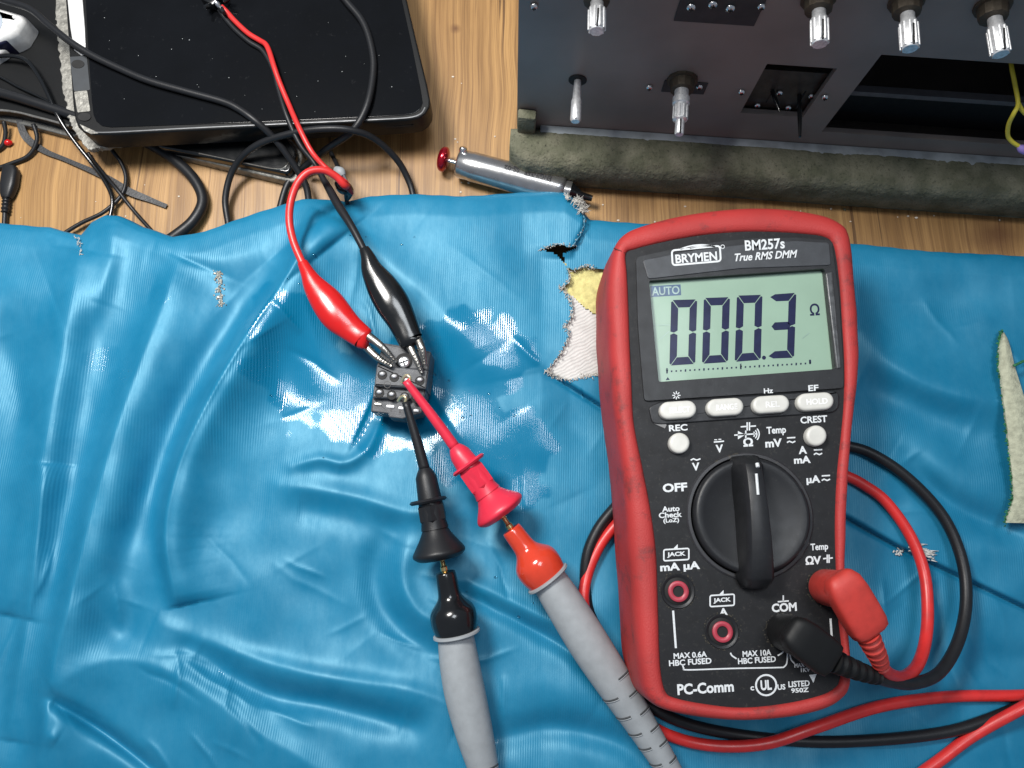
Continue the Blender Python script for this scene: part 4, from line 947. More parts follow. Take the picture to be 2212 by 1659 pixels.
# splice bundle near the cover edge
kn = thing('wire_splice', 'dark taped splice with grey bead where wires cross the cover edge', 'wire splice', P(745, 400, .5))
bm = B(); tube(bm, [P(728, 396, 2.0), P(740, 404, 2.1), P(752, 412, 1.9), P(750, 428, 1.5)], [.12, .26, .22, .12], 12, smooth=5); obj('tape', bm, M['black_gloss'], kn)
bm = B(); tube(bm, [P(735, 392, 2.6), P(748, 402, 2.55), P(762, 420, 2.3)], [.13, .14, .05], 10, smooth=4); obj('heat_shrink', bm, mat('maroon', (.09, .012, .02), .35), kn)
bm = B(); tube(bm, [P(726, 366, 1.8), P(735, 372, 1.9), P(741, 380, 1.9)], [.13, .2, .12], 10, smooth=4); obj('bead', bm, M['grey_grip'], kn)
bm = B(); tube(bm, [P(742, 378, 2.1), P(748, 392, 2.1), P(747, 398, 2.0)], [.05, .06, .03], 8, smooth=3); obj('bare_wire', bm, M['chrome'], kn)
bm = B(); tube(bm, [P(715, 330, .5), P(723, 346, .9), P(731, 364, 1.5), P(744, 400, 1.7), P(750, 440, 1.2)], .085, 10, smooth=5); obj('tail', bm, M['black_rubber'], kn)
bm = B(); tube(bm, [P(664, 372, .5), P(676, 362, .9), P(684, 350, 1.3)], .09, 8, smooth=3); obj('tail', bm, M['grey_grip'], kn)

# ------------------------------------------------------------------ left: devices
M['glass_black'] = mat('glass_black', (.004, .0045, .0055), .14, var=.2, vscale=.5, bump=.03, bscale=3, speck=.10, speck_col=(.12, .12, .12, 1), speck_scale=3.2, spec=.3, rvar=.08)
M['frame_black'] = mat('frame_black', (.007, .0075, .008), .45, bump=.1, bscale=30, spec=.22)
M['silver_worn'] = mat('silver_worn', L(158, 156, 148), .5, metal=.35, bump=.6, bscale=9, var=.25, vscale=5)
tab = thing('tablet', 'large black tablet with glossy screen and broken silver left edge', 'tablet', P(500, 100, 1.3))
ob = rrect([(137, -260), (141, 0), (148, 100), (157, 225), (166, 288), (240, 291), (560, 274), (800, 263), (926, 252), (922, 186), (900, 90), (879, 0), (826, -260)], 10)
# sharper corners need larger rounding at the two visible ones
ob = [(137,-260),(141,0),(148,100),(157,225),(161,255),(168,274),(180,285),(200,290),(240,290),(560,274),(800,263),(885,258),(905,254),(919,245),(928,230),(929,215),(922,180),(900,90),(879,0),(826,-260)]
bm = B(); prism(bm, pxout(ob, TT), 1.28, TT, .07, 4); obj('body', bm, M['frame_black'], tab)
scr_ = [(170,-250),(185,0),(190,100),(198,215),(202,248),(208,262),(220,272),(240,275),(560,264),(800,253),(870,249),(895,245),(908,236),(913,222),(909,195),(890,100),(868,0),(816,-250)]
bm = B(); prism(bm, pxout(scr_, TT + .02), TT - .05, TT + .03, .015, 2); obj('screen', bm, M['glass_black'], tab)
bm = B(); q = [P(u, v, TT + .005) for u, v in [(200, 285), (240, 285.5), (400, 277), (560, 269.5), (800, 258.5), (880, 254), (908, 246), (918, 232)]]; tube(bm, q, .028, 8, smooth=4, flat=.5)
obj('edge_trim', bm, mat('trim_satin', (.16, .165, .17), .4, .5), tab)
bm = B(); n = 60; outl = []
q = catmull([(116, -250), (118, 0), (124, 70), (131, 144), (141, 215), (150, 262), (170, 298), (192, 322), (225, 318), (300, 306)], 10)
outl = [(u + random.uniform(-3.0, 3.0), v + random.uniform(-2, 2)) for u, v in q]
inn = [(340, 290), (200, 280), (165, 150), (150, -250)]
prism(bm, pxout(outl + inn, 1.25), 1.02, 1.27, .03, 2); obj('broken_shell', bm, M['silver_worn'], tab, label='ragged pale shell edge along the tablet side', smooth=False)
bm = B(); prism(bm, pxout([(145, -250), (146, 0), (152, 60), (160, 108), (176, 120), (185, 116), (183, 60), (178, 0), (172, -250)], TT + .03), TT - .02, TT + .04, .02); obj('silver_strip', bm, mat('strip_glare', (.80, .80, .78), .3, .2, var=.1), tab)  # silver bezel strip, its bright reflection put into the white colour
bm = B(); prism(bm, pxout(rrect([(160, 198), (188, 195), (195, 240), (167, 243)], 3), TT + .03), TT - .02, TT + .035, .01); obj('silver_strip', bm, M['silver_worn'], tab)
bm = B(); prism(bm, pxout(rrect([(150, 122), (187, 120), (194, 194), (159, 197)], 4), TT + .03), TT - .02, TT + .02, .01); obj('inner_chassis', bm, mat('chassis', (.05, .055, .06), .4), tab)
for u, v in ((168, 138), (182, 252)):
    bm = B(); prism(bm, pxout(arc(u, v, 14, 0, 340, 18, 9), TT + .04), TT - .01, TT + .042, .005); obj('port_hole', bm, M['dark_hole'], tab)
bm = B(); box(bm, P(840, 273, 1.85) + Vector((0, -.01, 0)), 1.9, .03, .12, .05); obj('side_slot', bm, M['dark_hole'], tab)
bm = B(); prism(bm, pxout([(190, 276), (205, 283), (212, 288), (196, 289), (182, 282), (172, 268)], TT + .01), TT - .05, TT + .015, .01); obj('scratched_corner', bm, M['silver_worn'], tab)
# phone beneath
ph = thing('phone', 'black phone with worn silver rim poking out under the large tablet', 'phone', P(500, 340, .2))
po = rrect([(330, 322), (640, 395), (655, 330), (600, 270), (300, 240)], 14)
bm = B(); prism(bm, pxout(po, .55), .05, .55, .08, 4); obj('rim', bm, M['silver_worn'], ph)
pi = rrect([(338, 316), (625, 376), (643, 328), (600, 270), (305, 240)], 12); bm = B(); prism(bm, pxout(pi, .95), .5, .95, .1, 4); obj('body', bm, M['black_gloss'], ph)
bm = B(); tube(bm, [P(u, v, .96) for u, v in [(430, 331), (520, 350), (590, 364), (614, 362), (626, 345)]], .035, 8, smooth=6); obj('edge_trim', bm, M['steel'], ph)
# device at far left
lp = thing('laptop', 'dark closed laptop with grey edge under the cables at the left', 'laptop', P(0, 120, 0))
lo = rrect([(-340, -260), (-340, 235), (0, 236), (80, 252), (160, 275), (200, 250), (170, -260)], 8)
bm = B(); prism(bm, pxout(lo, .9), .35, .9, .06); obj('lid', bm, M['frame_black'], lp)
lo2 = rrect([(-340, -260), (-340, 255), (0, 258), (80, 276), (155, 296), (200, 275), (170, -260)], 8)
bm = B(); prism(bm, pxout(lo2, .35), .03, .34, .05); obj('base', bm, mat('lap_grey', (.16, .16, .15), .4, .4, bump=.3, bscale=10), lp)
bm = B(); tube(bm, [P(u, v, .86) for u, v in [(-200, 236), (0, 238), (80, 253), (150, 272)]], .05, 8, smooth=6); obj('edge_trim', bm, mat('lap_trim', (.22, .22, .21), .35, .5, bump=.6, bscale=6, speck=.7, speck_col=(.5, .5, .48, 1)), lp)
# white gadget
wg = thing('charger', 'white rounded gadget with grey round button at the top left corner', 'charger', P(-20, 40, .9))
bm = B(); prism(bm, pxout(catmull([(-140, -20), (-80, 8), (-25, 8), (25, 20), (47, 30), (36, 54), (22, 70), (-25, 88), (-60, 100), (-130, 80)], 5, True), 2.0), .92, 2.0, .35, 5); gb = obj('body', bm, M['btn_print'], wg)
bm = B(); prism(bm, pxout(arc(-22, 46, 27, 0, 350, 30), 2.02), 1.9, 2.03, .03); obj('button', bm, mat('pale_grey', L(176, 186, 196), .3), wg)
bm = B(); prism(bm, pxout(catmull([(-120, 100), (-40, 108), (-20, 96), (8, 86), (12, 98), (-4, 110), (-20, 120), (-60, 150), (-130, 140)], 5, True), 1.5), .92, 1.5, .2, 4); obj('foot', bm, M['btn_print'], wg)
bm = B(); prism(bm, pxout(catmull([(-120, 88), (-40, 95), (-20, 90), (10, 76), (12, 88), (-20, 100), (-60, 112), (-120, 104)], 5, True), 1.75), .92, 1.75, .1, 3); obj('band', bm, mat('navy', (.008, .008, .03), .4), wg)

# cables on the left
def tcable(name, lab, pl, r, m='black_rubber', grp='black cables around the tablet', name2='cable', sm=6):
    bm = tube(B(), [P(*p) for p in pl], r, 14, smooth=sm); return tag(obj(name, bm, M[m], sharp=None), lab, 'cable', grp)
tcable('cable', 'black cable running diagonally over the tablet screen down under the blue cover', [(-80,-30,2.4),(0,-2,2.45),(64,19,2.5),(106,54,2.55),(154,92,2.55),(200,120,2.5),(256,147,2.46),(320,174,2.46),(400,197,2.46),(480,219,2.46),(515,235,2.46),(554,263,2.4),(596,303,1.9),(634,354,1.3),(658,395,.9),(666,425,.7),(668,470,.5)], .135)
tcable('cable', 'black cable curving down the right half of the tablet screen and back left', [(700,-60,2.45),(746,0,2.45),(784,48,2.45),(803,106,2.45),(806,160,2.45),(792,230,2.5),(762,282,2.3),(717,314,1.6),(690,334,1.0),(655,362,.5),(620,400,.4),(600,470,.3)], .135)
tcable('cable', 'black cable arching in a wide loop below the tablet edge', [(500,540,.3),(493,483,.35),(487,426,.5),(506,362,.9),(554,314,1.7),(634,287,2.3),(704,278,2.55),(762,282,2.4),(810,301,1.8),(855,342,1.0),(880,384,.5),(893,425,.3),(896,480,.3)], .13)
tcable('cable', 'thick black cable bending out from under the tablet into the blue cover', [(300,300,.3),(336,318,.35),(378,346,.35),(420,388,.35),(438,432,.35),(420,474,.4),(381,508,.45),(330,540,.4)], .22)
tcable('cable', 'thin glossy black cable falling over the laptop edge beside the tablet corner', [(-40,125,1.2),(19,120,1.3),(58,131,1.35),(86,168,1.3),(106,208,1.25),(128,256,1.1),(160,304,.8),(198,352,.5),(228,394,.4),(243,432,.35),(237,475,.3),(230,520,.3)], .085, 'black_gloss')
tcable('cable', 'thick black cable lying on the laptop and ending under the tablet shell', [(-100,180,1.15),(0,200,1.15),(64,218,1.15),(141,243,1.1),(200,262,1.1)], .2)
tcable('cable', 'thin black cable crossing the far left laptop lid', [(-60,140,1.05),(0,166,1.0),(40,188,1.0),(90,212,1.0),(160,250,1.0)], .06, 'black_gloss')
tcable('cable', 'thin black cable hooking round below the tablet corner towards the cover peak', [(225,295,.5),(240,322,.5),(262,352,.3),(272,386,.25),(262,422,.25),(224,458,.3),(175,482,.3),(134,508,.3),(100,540,.3)], .08)
tcable('cable', 'thin straight black cable running right and down to the cover edge', [(190,330,.2),(205,352,.15),(250,406,.45),(288,454,.2),(336,508,.2),(360,540,.2)], .075)
tcable('cable', 'thin black cable looping on bare wood at the left margin', [(72,268,.5),(80,302,.3),(62,336,.15),(22,354,.12),(-30,372,.12)], .085)
tcable('cable', 'short black cable hanging from the laptop at the left margin', [(8,262,.5),(12,290,.3),(2,318,.15),(-40,340,.12)], .085)
# flat strap
bm = B(); q = catmull([(42,258,.35),(56,296,.15),(96,326,.1),(144,346,.1),(224,381,.14),(278,413,.16),(320,430,.1),(360,446,.08)], 8)
top_, botm = [], []
for i, (u, v, z) in enumerate(q):
    a, b = P(*q[max(i - 1, 0)]), P(*q[min(i + 1, len(q) - 1)]); d = (b - a).normalized(); s = Vector((-d.y, d.x, 0)).normalized() * (.12 + .03 * math.sin(i * .2)); p = P(u, v, z)
    top_.append([p - s, p + s, p + s + Vector((0, 0, .03)), p - s + Vector((0, 0, .03))])
loft(bm, top_); tag(obj('cable_tie', bm, mat('dark_strap', (.035, .036, .038), .5, bump=.3, bscale=12)), 'flat dark grey strap end lying on the wood beneath the thin cables', 'strap')
# usb plug
us_ = thing('usb_plug', 'black micro usb plug with ribbed neck lying on wood at the left edge', 'plug', P(18, 400, 0))
bm = B(); rings = []
for (u, v, w_, h_) in [(22, 360, 14, .18), (24, 372, 17, .22), (20, 400, 17, .24), (16, 420, 13, .2), (14, 428, 9, .15)]:
    c = P(u, v, .26); k = pxs(u, v, .26); rings.append(sqoval(c, Vector((1, 0, 0)), Vector((0, 0, 1)), w_ * k, h_, .6))
loft(bm, rings); obj('shell', bm, M['black_rubber'], us_, sharp=50)
bm = B(); q = [(14, 426, .26), (13, 440, .24), (11, 460, .2)]; qq = catmull(q, 8); tube(bm, [P(*a) for a in qq], [.13 if i % 3 else .17 for i in range(len(qq))], 14); obj('strain_relief', bm, M['black_rubber'], us_)
bm = B(); tube(bm, [P(*a) for a in [(11, 458, .2), (9, 500, .15), (6, 560, .12)]], .1, 10, smooth=4); obj('cable', bm, M['black_rubber'], us_)
bm = B(); tube(bm, [P(8, 308, .1), P(17, 308, .15), (P(27, 308, .1))], [.08, .14, .06], 10, smooth=4); tag(obj('red_bead', bm, M['red_boot']), 'tiny red plastic bit on the wood by the laptop edge', 'scrap')

# ------------------------------------------------------------------ solder sucker
ss = thing('desoldering_pump', 'polished metal desoldering pump with dark red knob lying on the wood', 'hand tool', P(1100, 380, 0))
a0 = P(988, 352, .62); a1 = P(1216, 412, .62); d = (a1 - a0).normalized(); Lb = (a1 - a0).length
bm = B(); lathe(bm, a0, a1, [(0, .42), (.03, .50), (.1, .56), (.55, .57), (.6, .585), (1.2, .585), (Lb - .3, .59), (Lb - .1, .59), (Lb, .55), (Lb + .05, .47), (Lb + .06, .44), (Lb + .16, .45), (Lb + .3, .44)], 48); br = obj('barrel', bm, mat('brushed_steel', (.50, .50, .50), .24, .9, var=.1, vscale=3, bump=.05, bscale=30), ss, sharp=45)
bm = B(); lathe(bm, a1 + d * .3, a1 + d * 2, [(0, .42), (.25, .28), (.45, .15), (.9, .12)], 24); obj('nozzle', bm, M['black_gloss'], ss)
bm = B(); lathe(bm, a0 - d * .5, a0, [(0, .09), (.5, .09)], 16); obj('plunger_rod', bm, M['chrome'], ss)
bm = B(); lathe(bm, a0 - d * .78, a0, catmull([(0, .05), (.01, .30), (.08, .44), (.2, .50), (.32, .46), (.40, .28), (.42, .1)], 4), 36); obj('knob', bm, M['wine'], ss)
bm = B(); c = a0 + d * .16 + Vector((0, 0, .40)) + Vector((-d.y, d.x, 0)) * .34
lathe(bm, c, c + Vector((-d.y * .6, d.x * .6, .7)), [(0, .16), (.12, .16), (.18, .12), (.2, .03)], 20); obj('release_button', bm, M['chrome'], ss)
s_ = Vector((-d.y, d.x, 0)).normalized()
def on_barrel(u, v):      # print wrapped round the barrel: where the sight line meets the cylinder
    o = Vector((0, 0, CAM_H)); r_ = ray(u, v); w0 = o - a0; wp = w0 - d * w0.dot(d); rp = r_ - d * r_.dot(d)
    A_, B_, C_ = rp.dot(rp), 2 * wp.dot(rp), wp.dot(wp) - .600 ** 2; D_ = max(B_ * B_ - 4 * A_ * C_, 0)
    return o + r_ * ((-B_ - math.sqrt(D_)) / (2 * A_))
bm = B(); rt = 180 - 13.5
text(bm, 'ENGINEER', 1161, 379, 62, 11, 0, rt, .02, fn=on_barrel); text(bm, 'SS-02', 1106, 364, 34, 10, 0, rt, .02, fn=on_barrel); text(bm, 'MADE IN JAPAN', 1140, 366, 60, 4.5, 0, rt, .01, fn=on_barrel)
obj('barrel_lettering', bm, mat('engrave', (.03, .03, .035), .5), br, smooth=False)

# ------------------------------------------------------------------ cabinet at the right
PA = P(1117, 262, 2.0); PB = P(2212, 337, 2.0); td = (PB - PA).normalized(); nd = Vector((td.y, -td.x, 0))   # nd faces the viewer's side
if nd.y > 0: nd = -nd
def PP(u, v, off=0.0):
    d = ray(u, v); o = Vector((0, 0, CAM_H)); a = PA + nd * off; t_ = (a - o).dot(nd) / d.dot(nd); return o + d * t_
def loc(p): r = p - PA; return r.dot(td), p.z
def G(s, z, off=0.0): return Vector((PA.x, PA.y, 0)) + td * s + nd * off + Vector((0, 0, z))
cab = thing('amplifier', 'dark grey equipment cabinet standing with bare control shafts and worn olive base bar', 'equipment', G(8, 0, -5))
M['panel'] = mat('panel', (.235, .205, .185), .45, .1, var=.1, vscale=.4, bump=.05, bscale=40, spec=.6, rvar=.05)
smax = 36; ztop = 13.0; zbot = 1.55
s1a, z1t = loc(PP(1657, 138)); _, z1b = loc(PP(1600, 244)); s1b, _ = loc(PP(1809, 147))
s2a, z2t = loc(PP(1904, 118)); _, z2b = loc(PP(1766, 284)); s2b = s2a + 8.5
ss_ = sorted([0, s1a, s1b, s2a, s2b, smax]); zz = sorted([zbot, z1b, z1t, z2b, z2t, ztop])
bm = B(); gv = {}
def gvv(i, j):
    if (i, j) not in gv: gv[i, j] = bm.verts.new(G(ss_[i], zz[j]))
    return gv[i, j]
for i in range(len(ss_) - 1):
    for j in range(len(zz) - 1):
        cs, cz = (ss_[i] + ss_[i + 1]) / 2, (zz[j] + zz[j + 1]) / 2
        if (s1a < cs < s1b and z1b < cz < z1t) or (s2a < cs < s2b and z2b < cz < z2t): continue
        bm.faces.new((gvv(i, j), gvv(i + 1, j), gvv(i + 1, j + 1), gvv(i, j + 1)))
r = bmesh.ops.extrude_face_region(bm, geom=bm.faces[:]); bmesh.ops.translate(bm, verts=[e for e in r['geom'] if isinstance(e, bmesh.types.BMVert)], vec=-nd * .2)
obj('front_panel', bm, M['panel'], cab, smooth=False)
rot = math.atan2(td.y, td.x)
# carcass: top, bottom, sides, back
bm = B()
def gbox(bm, s0, s1, o0, o1, z0, z1, bev=0): box(bm, G((s0 + s1) / 2, (z0 + z1) / 2, (o0 + o1) / 2), s1 - s0, abs(o1 - o0), z1 - z0, rot, bev)
gbox(bm, .02, .22, -.22, -16, .3, ztop - .02); gbox(bm, smax - .2, smax, -.22, -16, .3, ztop - .02); gbox(bm, .24, smax - .22, -.22, -16, ztop - .2, ztop - .03)
gbox(bm, .24, smax - .22, -.22, -16, .3, .5); gbox(bm, .24, smax - .22, -15.8, -16, .52, ztop - .22)
obj('casing', bm, M['panel'], cab, smooth=False)
# trim lip at foot of the panel
bm = B(); gbox(bm, .9, smax - .3, .01, .62, 1.5, 1.90, .05); obj('trim_strip', bm, mat('trim_grey', (.42, .47, .50), .4, .2, var=.2, vscale=1.5), cab)
# base bar, rough, with broken upper edge
bm = B(); rings = []
prof = [(.02, .0), (.02, 1.3), (.14, 1.70), (.35, 1.90), (.7, 1.95), (1.1, 1.94), (1.38, 1.87), (1.58, 1.68), (1.68, 1.38), (1.72, .9), (1.68, .5), (1.62, .15), (1.58, .0)]
prof = [(p[0], p[1]) for p in catmull(prof, 5)]
nS = 420
for k in range(nS + 1):
    s = -.22 + (smax + .2) * k / nS; ring = []; e0 = min(1, math.sqrt(max(0, (s + .22)) / .7 + .02))
    if s > 24 and k % 4: continue
    for o_, z_ in prof:
        p = G(s, z_, 0); n1 = mnoise.noise(Vector((s * .6, o_ * 1.0, z_ * 1.0))) * .05 + mnoise.noise(Vector((s * 4.5, o_ * 5, z_ * 5))) * .016 + mnoise.noise(Vector((s * 12, o_ * 11, z_ * 11))) * .022
        oo = .3 + (o_ - .3) * (.55 + .45 * e0); zz_ = z_
        if .15 < o_ < 2.3 and z_ > .05:
            oo += n1 * 1.0 - .02; zz_ = z_ + n1 * .9
            cr = mnoise.noise(Vector((s * 2.1 + 40, 3, 1)));  zz_ -= max(0, cr - .25) * .08 * math.exp(-((o_ - .5) / .4) ** 2)
        ring.append(G(s, max(zz_, .02), oo))
    rings.append(ring)
loft(bm, rings)
M['olive'] = mat('olive', (.105, .11, .070), .9, bump=1.0, bscale=11, col2=(.20, .195, .14), vscale=1.3, speck=.8, speck_col=(.02, .022, .014, 1), speck_scale=9)
obj('base_bar', bm, M['olive'], cab, sharp=None)
bm = B(); gbox(bm, .02, .72, .03, .42, 1.2, 3.0, .08)
for v in bm.verts: v.co += Vector((mnoise.noise(v.co * 2) * .06, mnoise.noise(v.co * 2 + Vector((5, 5, 5))) * .06, 0))
obj('corner_block', bm, M['olive'], cab)
# crumbs under the bar
bm = B()
for u, v, r in ((1595, 415, .14), (1673, 416, .12), (1445, 405, .05), (1740, 420, .06), (1825, 452, .05), (1930, 428, .06)):
    bmesh.ops.create_icosphere(bm, subdivisions=2, radius=r, matrix=Matrix.Translation(P(u, v, r * .7)))
    for k in range(4): bmesh.ops.create_icosphere(bm, subdivisions=1, radius=r * .4, matrix=Matrix.Translation(P(u + random.gauss(0, 6), v + random.gauss(0, 4), r * .4)))
for v in bm.verts: v.co += Vector([mnoise.noise(v.co * 9 + Vector((k * 9, 0, 0))) * .04 for k in range(3)])
o = obj('crumbs', bm, M['olive'], sharp=None); o['kind'] = 'stuff'; tag(o, 'crumbled olive flakes on the wood in front of the base bar', 'crumbs')
# shafts
def shaft(u, v, tip, r, kind):
    b0 = PP(u, v, 0); p1 = PP(*tip, .5)
    # horizontal shaft: tip lies on the pixel ray, at the base's height
    d = ray(*tip); t_ = (b0.z - CAM_H) / d.z; T_ = Vector((0, 0, CAM_H)) + d * t_
    Ls = (T_ - b0).length; ax_ = (T_ - b0).normalized()
    if kind == 'big': prof = [(0, r * .95), (Ls * .32, r * .95), (Ls * .34, r * 1.15), (Ls * .45, r * 1.15), (Ls * .47, r * .95), (Ls * .74, r * .95), (Ls * .76, r * .62), (Ls - .04, r * .62), (Ls, r * .5)]
    elif kind == 'thin': prof = [(0, r * .7), (Ls * .2, r * .8), (Ls * .45, r * .9), (Ls * .52, r * 1.1), (Ls - .08, r * 1.15), (Ls, r * .85)]
    else: prof = [(0, r * 1.1), (Ls * .18, r * 1.1), (Ls * .2, r * .8), (Ls * .42, r * .82), (Ls * .46, r * 1.0), (Ls - .05, r * 1.0), (Ls, r * .85)]
    bm = B(); lathe(bm, b0, T_, prof, 18)
    if kind != 'thin':
        # flutes: knurled ribs along the outer half
        for k in range(10):
            a = 2 * math.pi * k / 10; up = Vector((0, 0, 1)); s = ax_.cross(up).normalized(); o_ = s * math.cos(a) + up * math.sin(a); rr = r * (.9 if kind == 'big' else .97)
            tube(bm, [b0 + ax_ * Ls * .5 + o_ * rr, b0 + ax_ * Ls * (.72 if kind == 'big' else .97) + o_ * rr], r * .16, 6)
    sh = obj('control_shaft', bm, M['alu'], cab, sharp=40)
    bm = B(); up = Vector((0, 0, 1)); box(bm, (b0 + ax_ * Ls * (.86 if kind == 'big' else .78)) + up * r * (.6 if kind == 'big' else .98), r * .22, Ls * (.3 if kind == 'big' else .42), r * .14, rot); obj('slot', bm, M['dark_hole'], sh, smooth=False)
    if kind != 'top': 
        bm = B(); lathe(bm, b0, b0 + nd, [(.005, r * 1.9), (.04, r * 1.9), (.05, r * .8)], 24); obj('shaft_hole', bm, M['dark_hole'], sh)
    if kind != 'thin':
        bm = B(); lathe(bm, b0, b0 + nd, [(.0, r * 2.1), (.08, r * 2.1), (.1, r * 1.7), (.4, r * 1.6), (.42, r * 1.2)], 12); obj('shaft_nut', bm, M['brass_dirty'], sh, sharp=20)
shaft(1248, 172, (1243, 263), .165, 'thin'); shaft(1474, 172, (1467, 291), .25, 'big')
for (u, v), tp in (((1290, -22), (1289, 68)), ((1768, -4), (1771, 96)), ((1958, 2), (1966, 106)), ((2144, 12), (2162, 118))): shaft(u, v, tp, .235, 'top')
def flatplate(name, c, m, off0, off1, label=None):
    (s0, z0), (s1, z1) = loc(PP(*c[0])), loc(PP(*c[1])); bm = B(); gbox(bm, min(s0, s1), max(s0, s1), off0, off1, min(z0, z1), max(z0, z1), .015); return obj(name, bm, m, cab, label=label, smooth=False)
M['dark_plate'] = mat('dark_plate', (.028, .028, .030), .6)
M['bronze_plate'] = mat('bronze_plate', (.085, .078, .066), .42, .6, var=.2, vscale=2)
flatplate('shaft_plate', ((1436, 172), (1520, 202)), M['dark_plate'], .006, .05)
# recessed switch plate behind the first opening
sA, zA = s1a - .15, z1b - .15
bm = B(); gbox(bm, s1a - .1, s1b + .05, -.32, -.36, z1b - .1, z1b + (z1t - z1b) * .74); pl_ = obj('switch_plate', bm, M['bronze_plate'], cab, smooth=False)
# upper switch plate, raised
su0, zu0 = loc(PP(1462, 44)); su1, _ = loc(PP(1630, 52)); bm = B(); gbox(bm, su0 - .1, su1, .004, .05, zu0 + .02, zu0 + 2.6, .015); obj('switch_plate', bm, M['dark_plate'], cab, smooth=False)
def screw(u, v, r=.13, off=0.02, par=None):
    c = PP(u, v, off); bm = B(); lathe(bm, c, c + nd, catmull([(0, r), (.04, r), (.09, r * .75), (.12, .01)], 3), 16); s_o = obj('screw', bm, M['chrome'], cab)
    bm = B(); p = c + nd * .125; box(bm, p, r * 1.1, .02, r * .25, rot); box(bm, p, r * .25, .02, r * 1.1, rot); obj('screw_slot', bm, M['dark_hole'], s_o, smooth=False)
for u, v in ((1403, 187), (1511, 186), (1602, 197), (1782, 208), (1154, 12), (1645, 12)): screw(u, v, .12)
for u, v in ((1636, 226), (1684, 199), (1703, 231), (1753, 206)): screw(u, v, .12, -.30)
for u, v in ((1493, 14), (1540, 8), (1578, 16)): screw(u, v, .14, .06)
# levers of the slide switches
for a, b, r in (((1668, 196), (1684, 240), .07), ((1727, 205), (1728, 296), .075)):
    A_ = PP(*a, -.3); d = ray(*b); t_ = (A_.z - CAM_H) / d.z; T_ = Vector((0, 0, CAM_H)) + d * t_; bm = B(); tube(bm, [A_, A_.lerp(T_, .5), T_], [r, r * 1.1, r * .6], 10); obj('switch_lever', bm, M['black_gloss'], cab)
for a, b in (((1655, 222), (1672, 192)), ((1716, 232), (1742, 198))):
    (s0, z0), (s1, z1) = loc(PP(*a, -.31)), loc(PP(*b, -.31)); bm = B(); gbox(bm, min(s0, s1) , max(s0, s1), -.30, -.315, min(z0, z1), max(z0, z1)); obj('slide_slot', bm, M['dark_hole'], cab, smooth=False)
# inside the big opening: rail and dark insert
(sr, zr) = loc(PP(1862, 200, -.4)); bm = B(); gbox(bm, s2a - .5, s2b + .3, -.35, -.6, zr - .12, zr + .12); obj('inner_rail', bm, mat('rail_grey', (.12, .12, .13), .4, .4), cab, smooth=False)
bm = B(); gbox(bm, s2a - .6, s2b + .5, -.7, -.74, z2b - .3, zr - .15); obj('inner_panel', bm, M['frame_black'], cab, smooth=False)
bm = B(); gbox(bm, s2a - .6, s2b + .5, -4.4, -4.5, zr, z2t + 1); pcb = obj('circuit_board', bm, mat('pcb', (.006, .014, .009), .5, var=.4, vscale=1.5), cab, smooth=False)
bm = B(); gbox(bm, .6, smax - 3, .63, .70, 1.62, 1.70); obj('gap_line', bm, M['dark_hole'], cab, smooth=False)
# yellow and lilac wires
M['yellow'] = mat('yellow', (.72, .62, .06), .45, var=.05); M['lilac'] = mat('lilac', (.36, .26, .68), .5, var=.05)
yw = thing('signal_wire', 'yellow wire pair with lilac end hanging out of the cabinet opening at right', 'wire', P(2195, 250, 2.5))
bm = B(); tube(bm, [PP(2183, 128, -1.0), PP(2186, 150, -.6), PP(2193, 185, -.1), PP(2199, 224, .5), PP(2190, 245, .8), PP(2179, 268, .9), PP(2177, 292, 1.0), PP(2186, 306, 1.1), PP(2204, 318, 1.2)], .07, 10, smooth=6)
tube(bm, [PP(2199, 222, .45), PP(2208, 238, .6), PP(2225, 255, .7), PP(2250, 280, .9)], .07, 10, smooth=6); obj('yellow_strand', bm, M['yellow'], yw)
bm = B(); tube(bm, [PP(2200, 316, 1.2), PP(2212, 323, 1.25), PP(2250, 330, 1.2)], [.07, .16, .16], 10, smooth=5); obj('lilac_strand', bm, M['lilac'], yw)

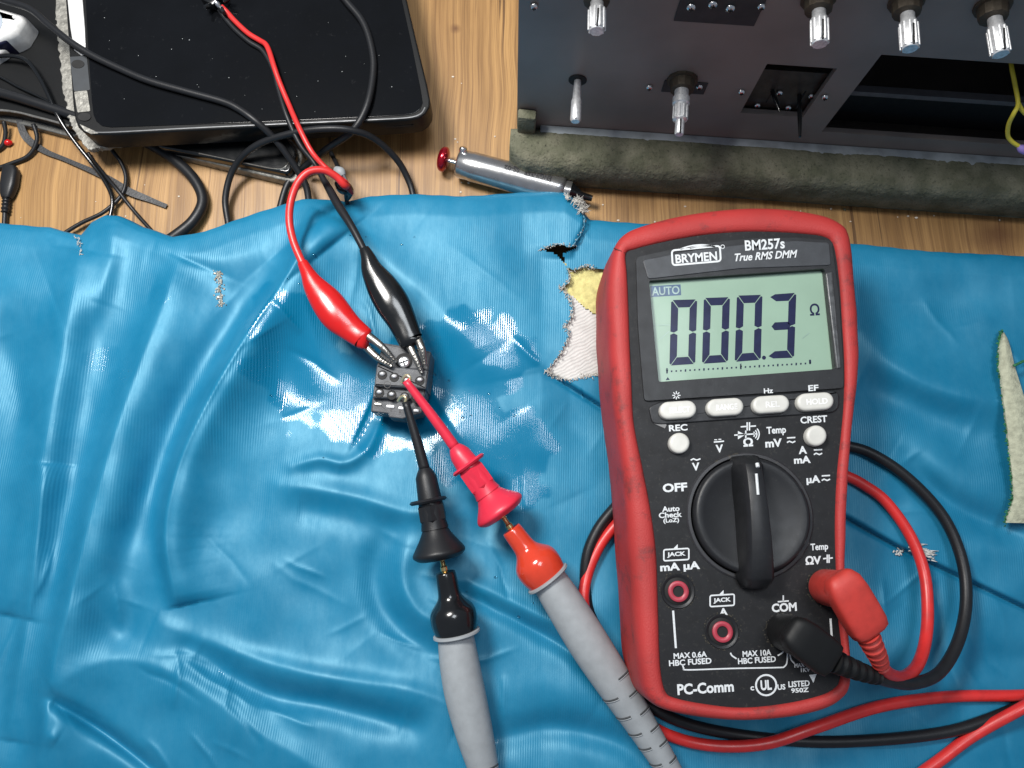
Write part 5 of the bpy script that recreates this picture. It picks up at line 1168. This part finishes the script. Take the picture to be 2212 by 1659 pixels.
# ------------------------------------------------------------------ strip at right, crumbs on wood
fe = thing('felt_strip', 'pale cream offcut strip with ragged green edge at the right margin', 'offcut', P(2190, 950, 1))
lf = [(2167, 718), (2161, 740), (2159, 784), (2165, 840), (2173, 904), (2180, 965), (2187, 1024), (2190, 1072), (2182, 1100), (2173, 1129)]; rg = [(2169, 718), (2180, 740), (2192, 790), (2212, 855), (2226, 904), (2236, 965), (2242, 1024), (2246, 1072), (2250, 1100), (2255, 1131)]
a = catmull(lf, 6); b = catmull(rg, 6); bm = B(); rows = []
for i, (p, q) in enumerate(zip(a, b)):
    z = 1.35 + .35 * math.sin(i / len(a) * 3.1); j = random.uniform(-1.2, 1.2)
    ring = []
    for k in range(9): t_ = k / 8; ring.append(P(p[0] + j * (1 - t_) + (q[0] - p[0]) * t_, p[1] + (q[1] - p[1]) * t_, z + .12 * math.sin(t_ * math.pi) + .02 * random.random()))
    ring += [v + Vector((0, 0, -.1)) for v in ring[::-1]]; rows.append(ring)
loft(bm, rows); obj('strip', bm, mat('cream_felt', L(182, 184, 160), .85, bump=.8, bscale=9, var=.15, vscale=5), fe, sharp=60)
bm = B()
for i in range(330):
    p = random.choice(a); t_ = a.index(p) / len(a); z = 1.30 + .35 * math.sin(t_ * 3.1); q = P(p[0] - 1 + random.gauss(0, 1.3), p[1] + random.uniform(-8, 8), z)
    tube(bm, [q, q + Vector((random.uniform(-.10, .0), random.uniform(-.06, .06), random.uniform(-.08, .05)))], [.028, .01], 5)
tube(bm, [P(2190, 790, 1.8), P(2203, 784, 1.8), P(2212, 780, 1.7), P(2240, 776, 1.6)], .05, 8, smooth=4)
obj('green_edge', bm, mat('green_fuzz', (.03, .20, .08), .8, var=.3, vscale=8), fe, sharp=None)
bm = B()
for u, v in ((62, 641 - 1), (45, 470), (997, 424 - 30), (1012, 395), (1480, 446), (1668, 600 - 15)) + tuple((random.uniform(950, 1100), random.uniform(20, 420)) for _ in range(8)) + tuple((random.uniform(1290, 2200), random.uniform(440, 480)) for _ in range(14)) + tuple((random.uniform(150, 450), random.uniform(380, 480)) for _ in range(6)):
    r = random.uniform(.02, .05); bmesh.ops.create_icosphere(bm, subdivisions=1, radius=r, matrix=Matrix.Translation(P(u, v, r * .4)) @ Matrix.Diagonal((random.uniform(.6, 1.6), 1, .5, 1)))
o = obj('wood_dust', bm, mat('pale_dust', L(215, 205, 190), .9), smooth=False); o['kind'] = 'stuff'; tag(o, 'tiny pale crumbs scattered on the wooden tabletop', 'dust')
bm = B()
for _ in range(26):
    u, v = random.uniform(215, 880), random.uniform(10, 250); r = random.uniform(.007, .016); bmesh.ops.create_icosphere(bm, subdivisions=1, radius=r, matrix=Matrix.Translation(P(u, v, TT + .035)) @ Matrix.Diagonal((random.uniform(.6, 2), 1, .5, 1)))
o = obj('screen_dust', bm, mat('grey_dust', L(190, 195, 195), .9), smooth=False); o['kind'] = 'stuff'; tag(o, 'pale dust specks on the black tablet screen', 'dust')
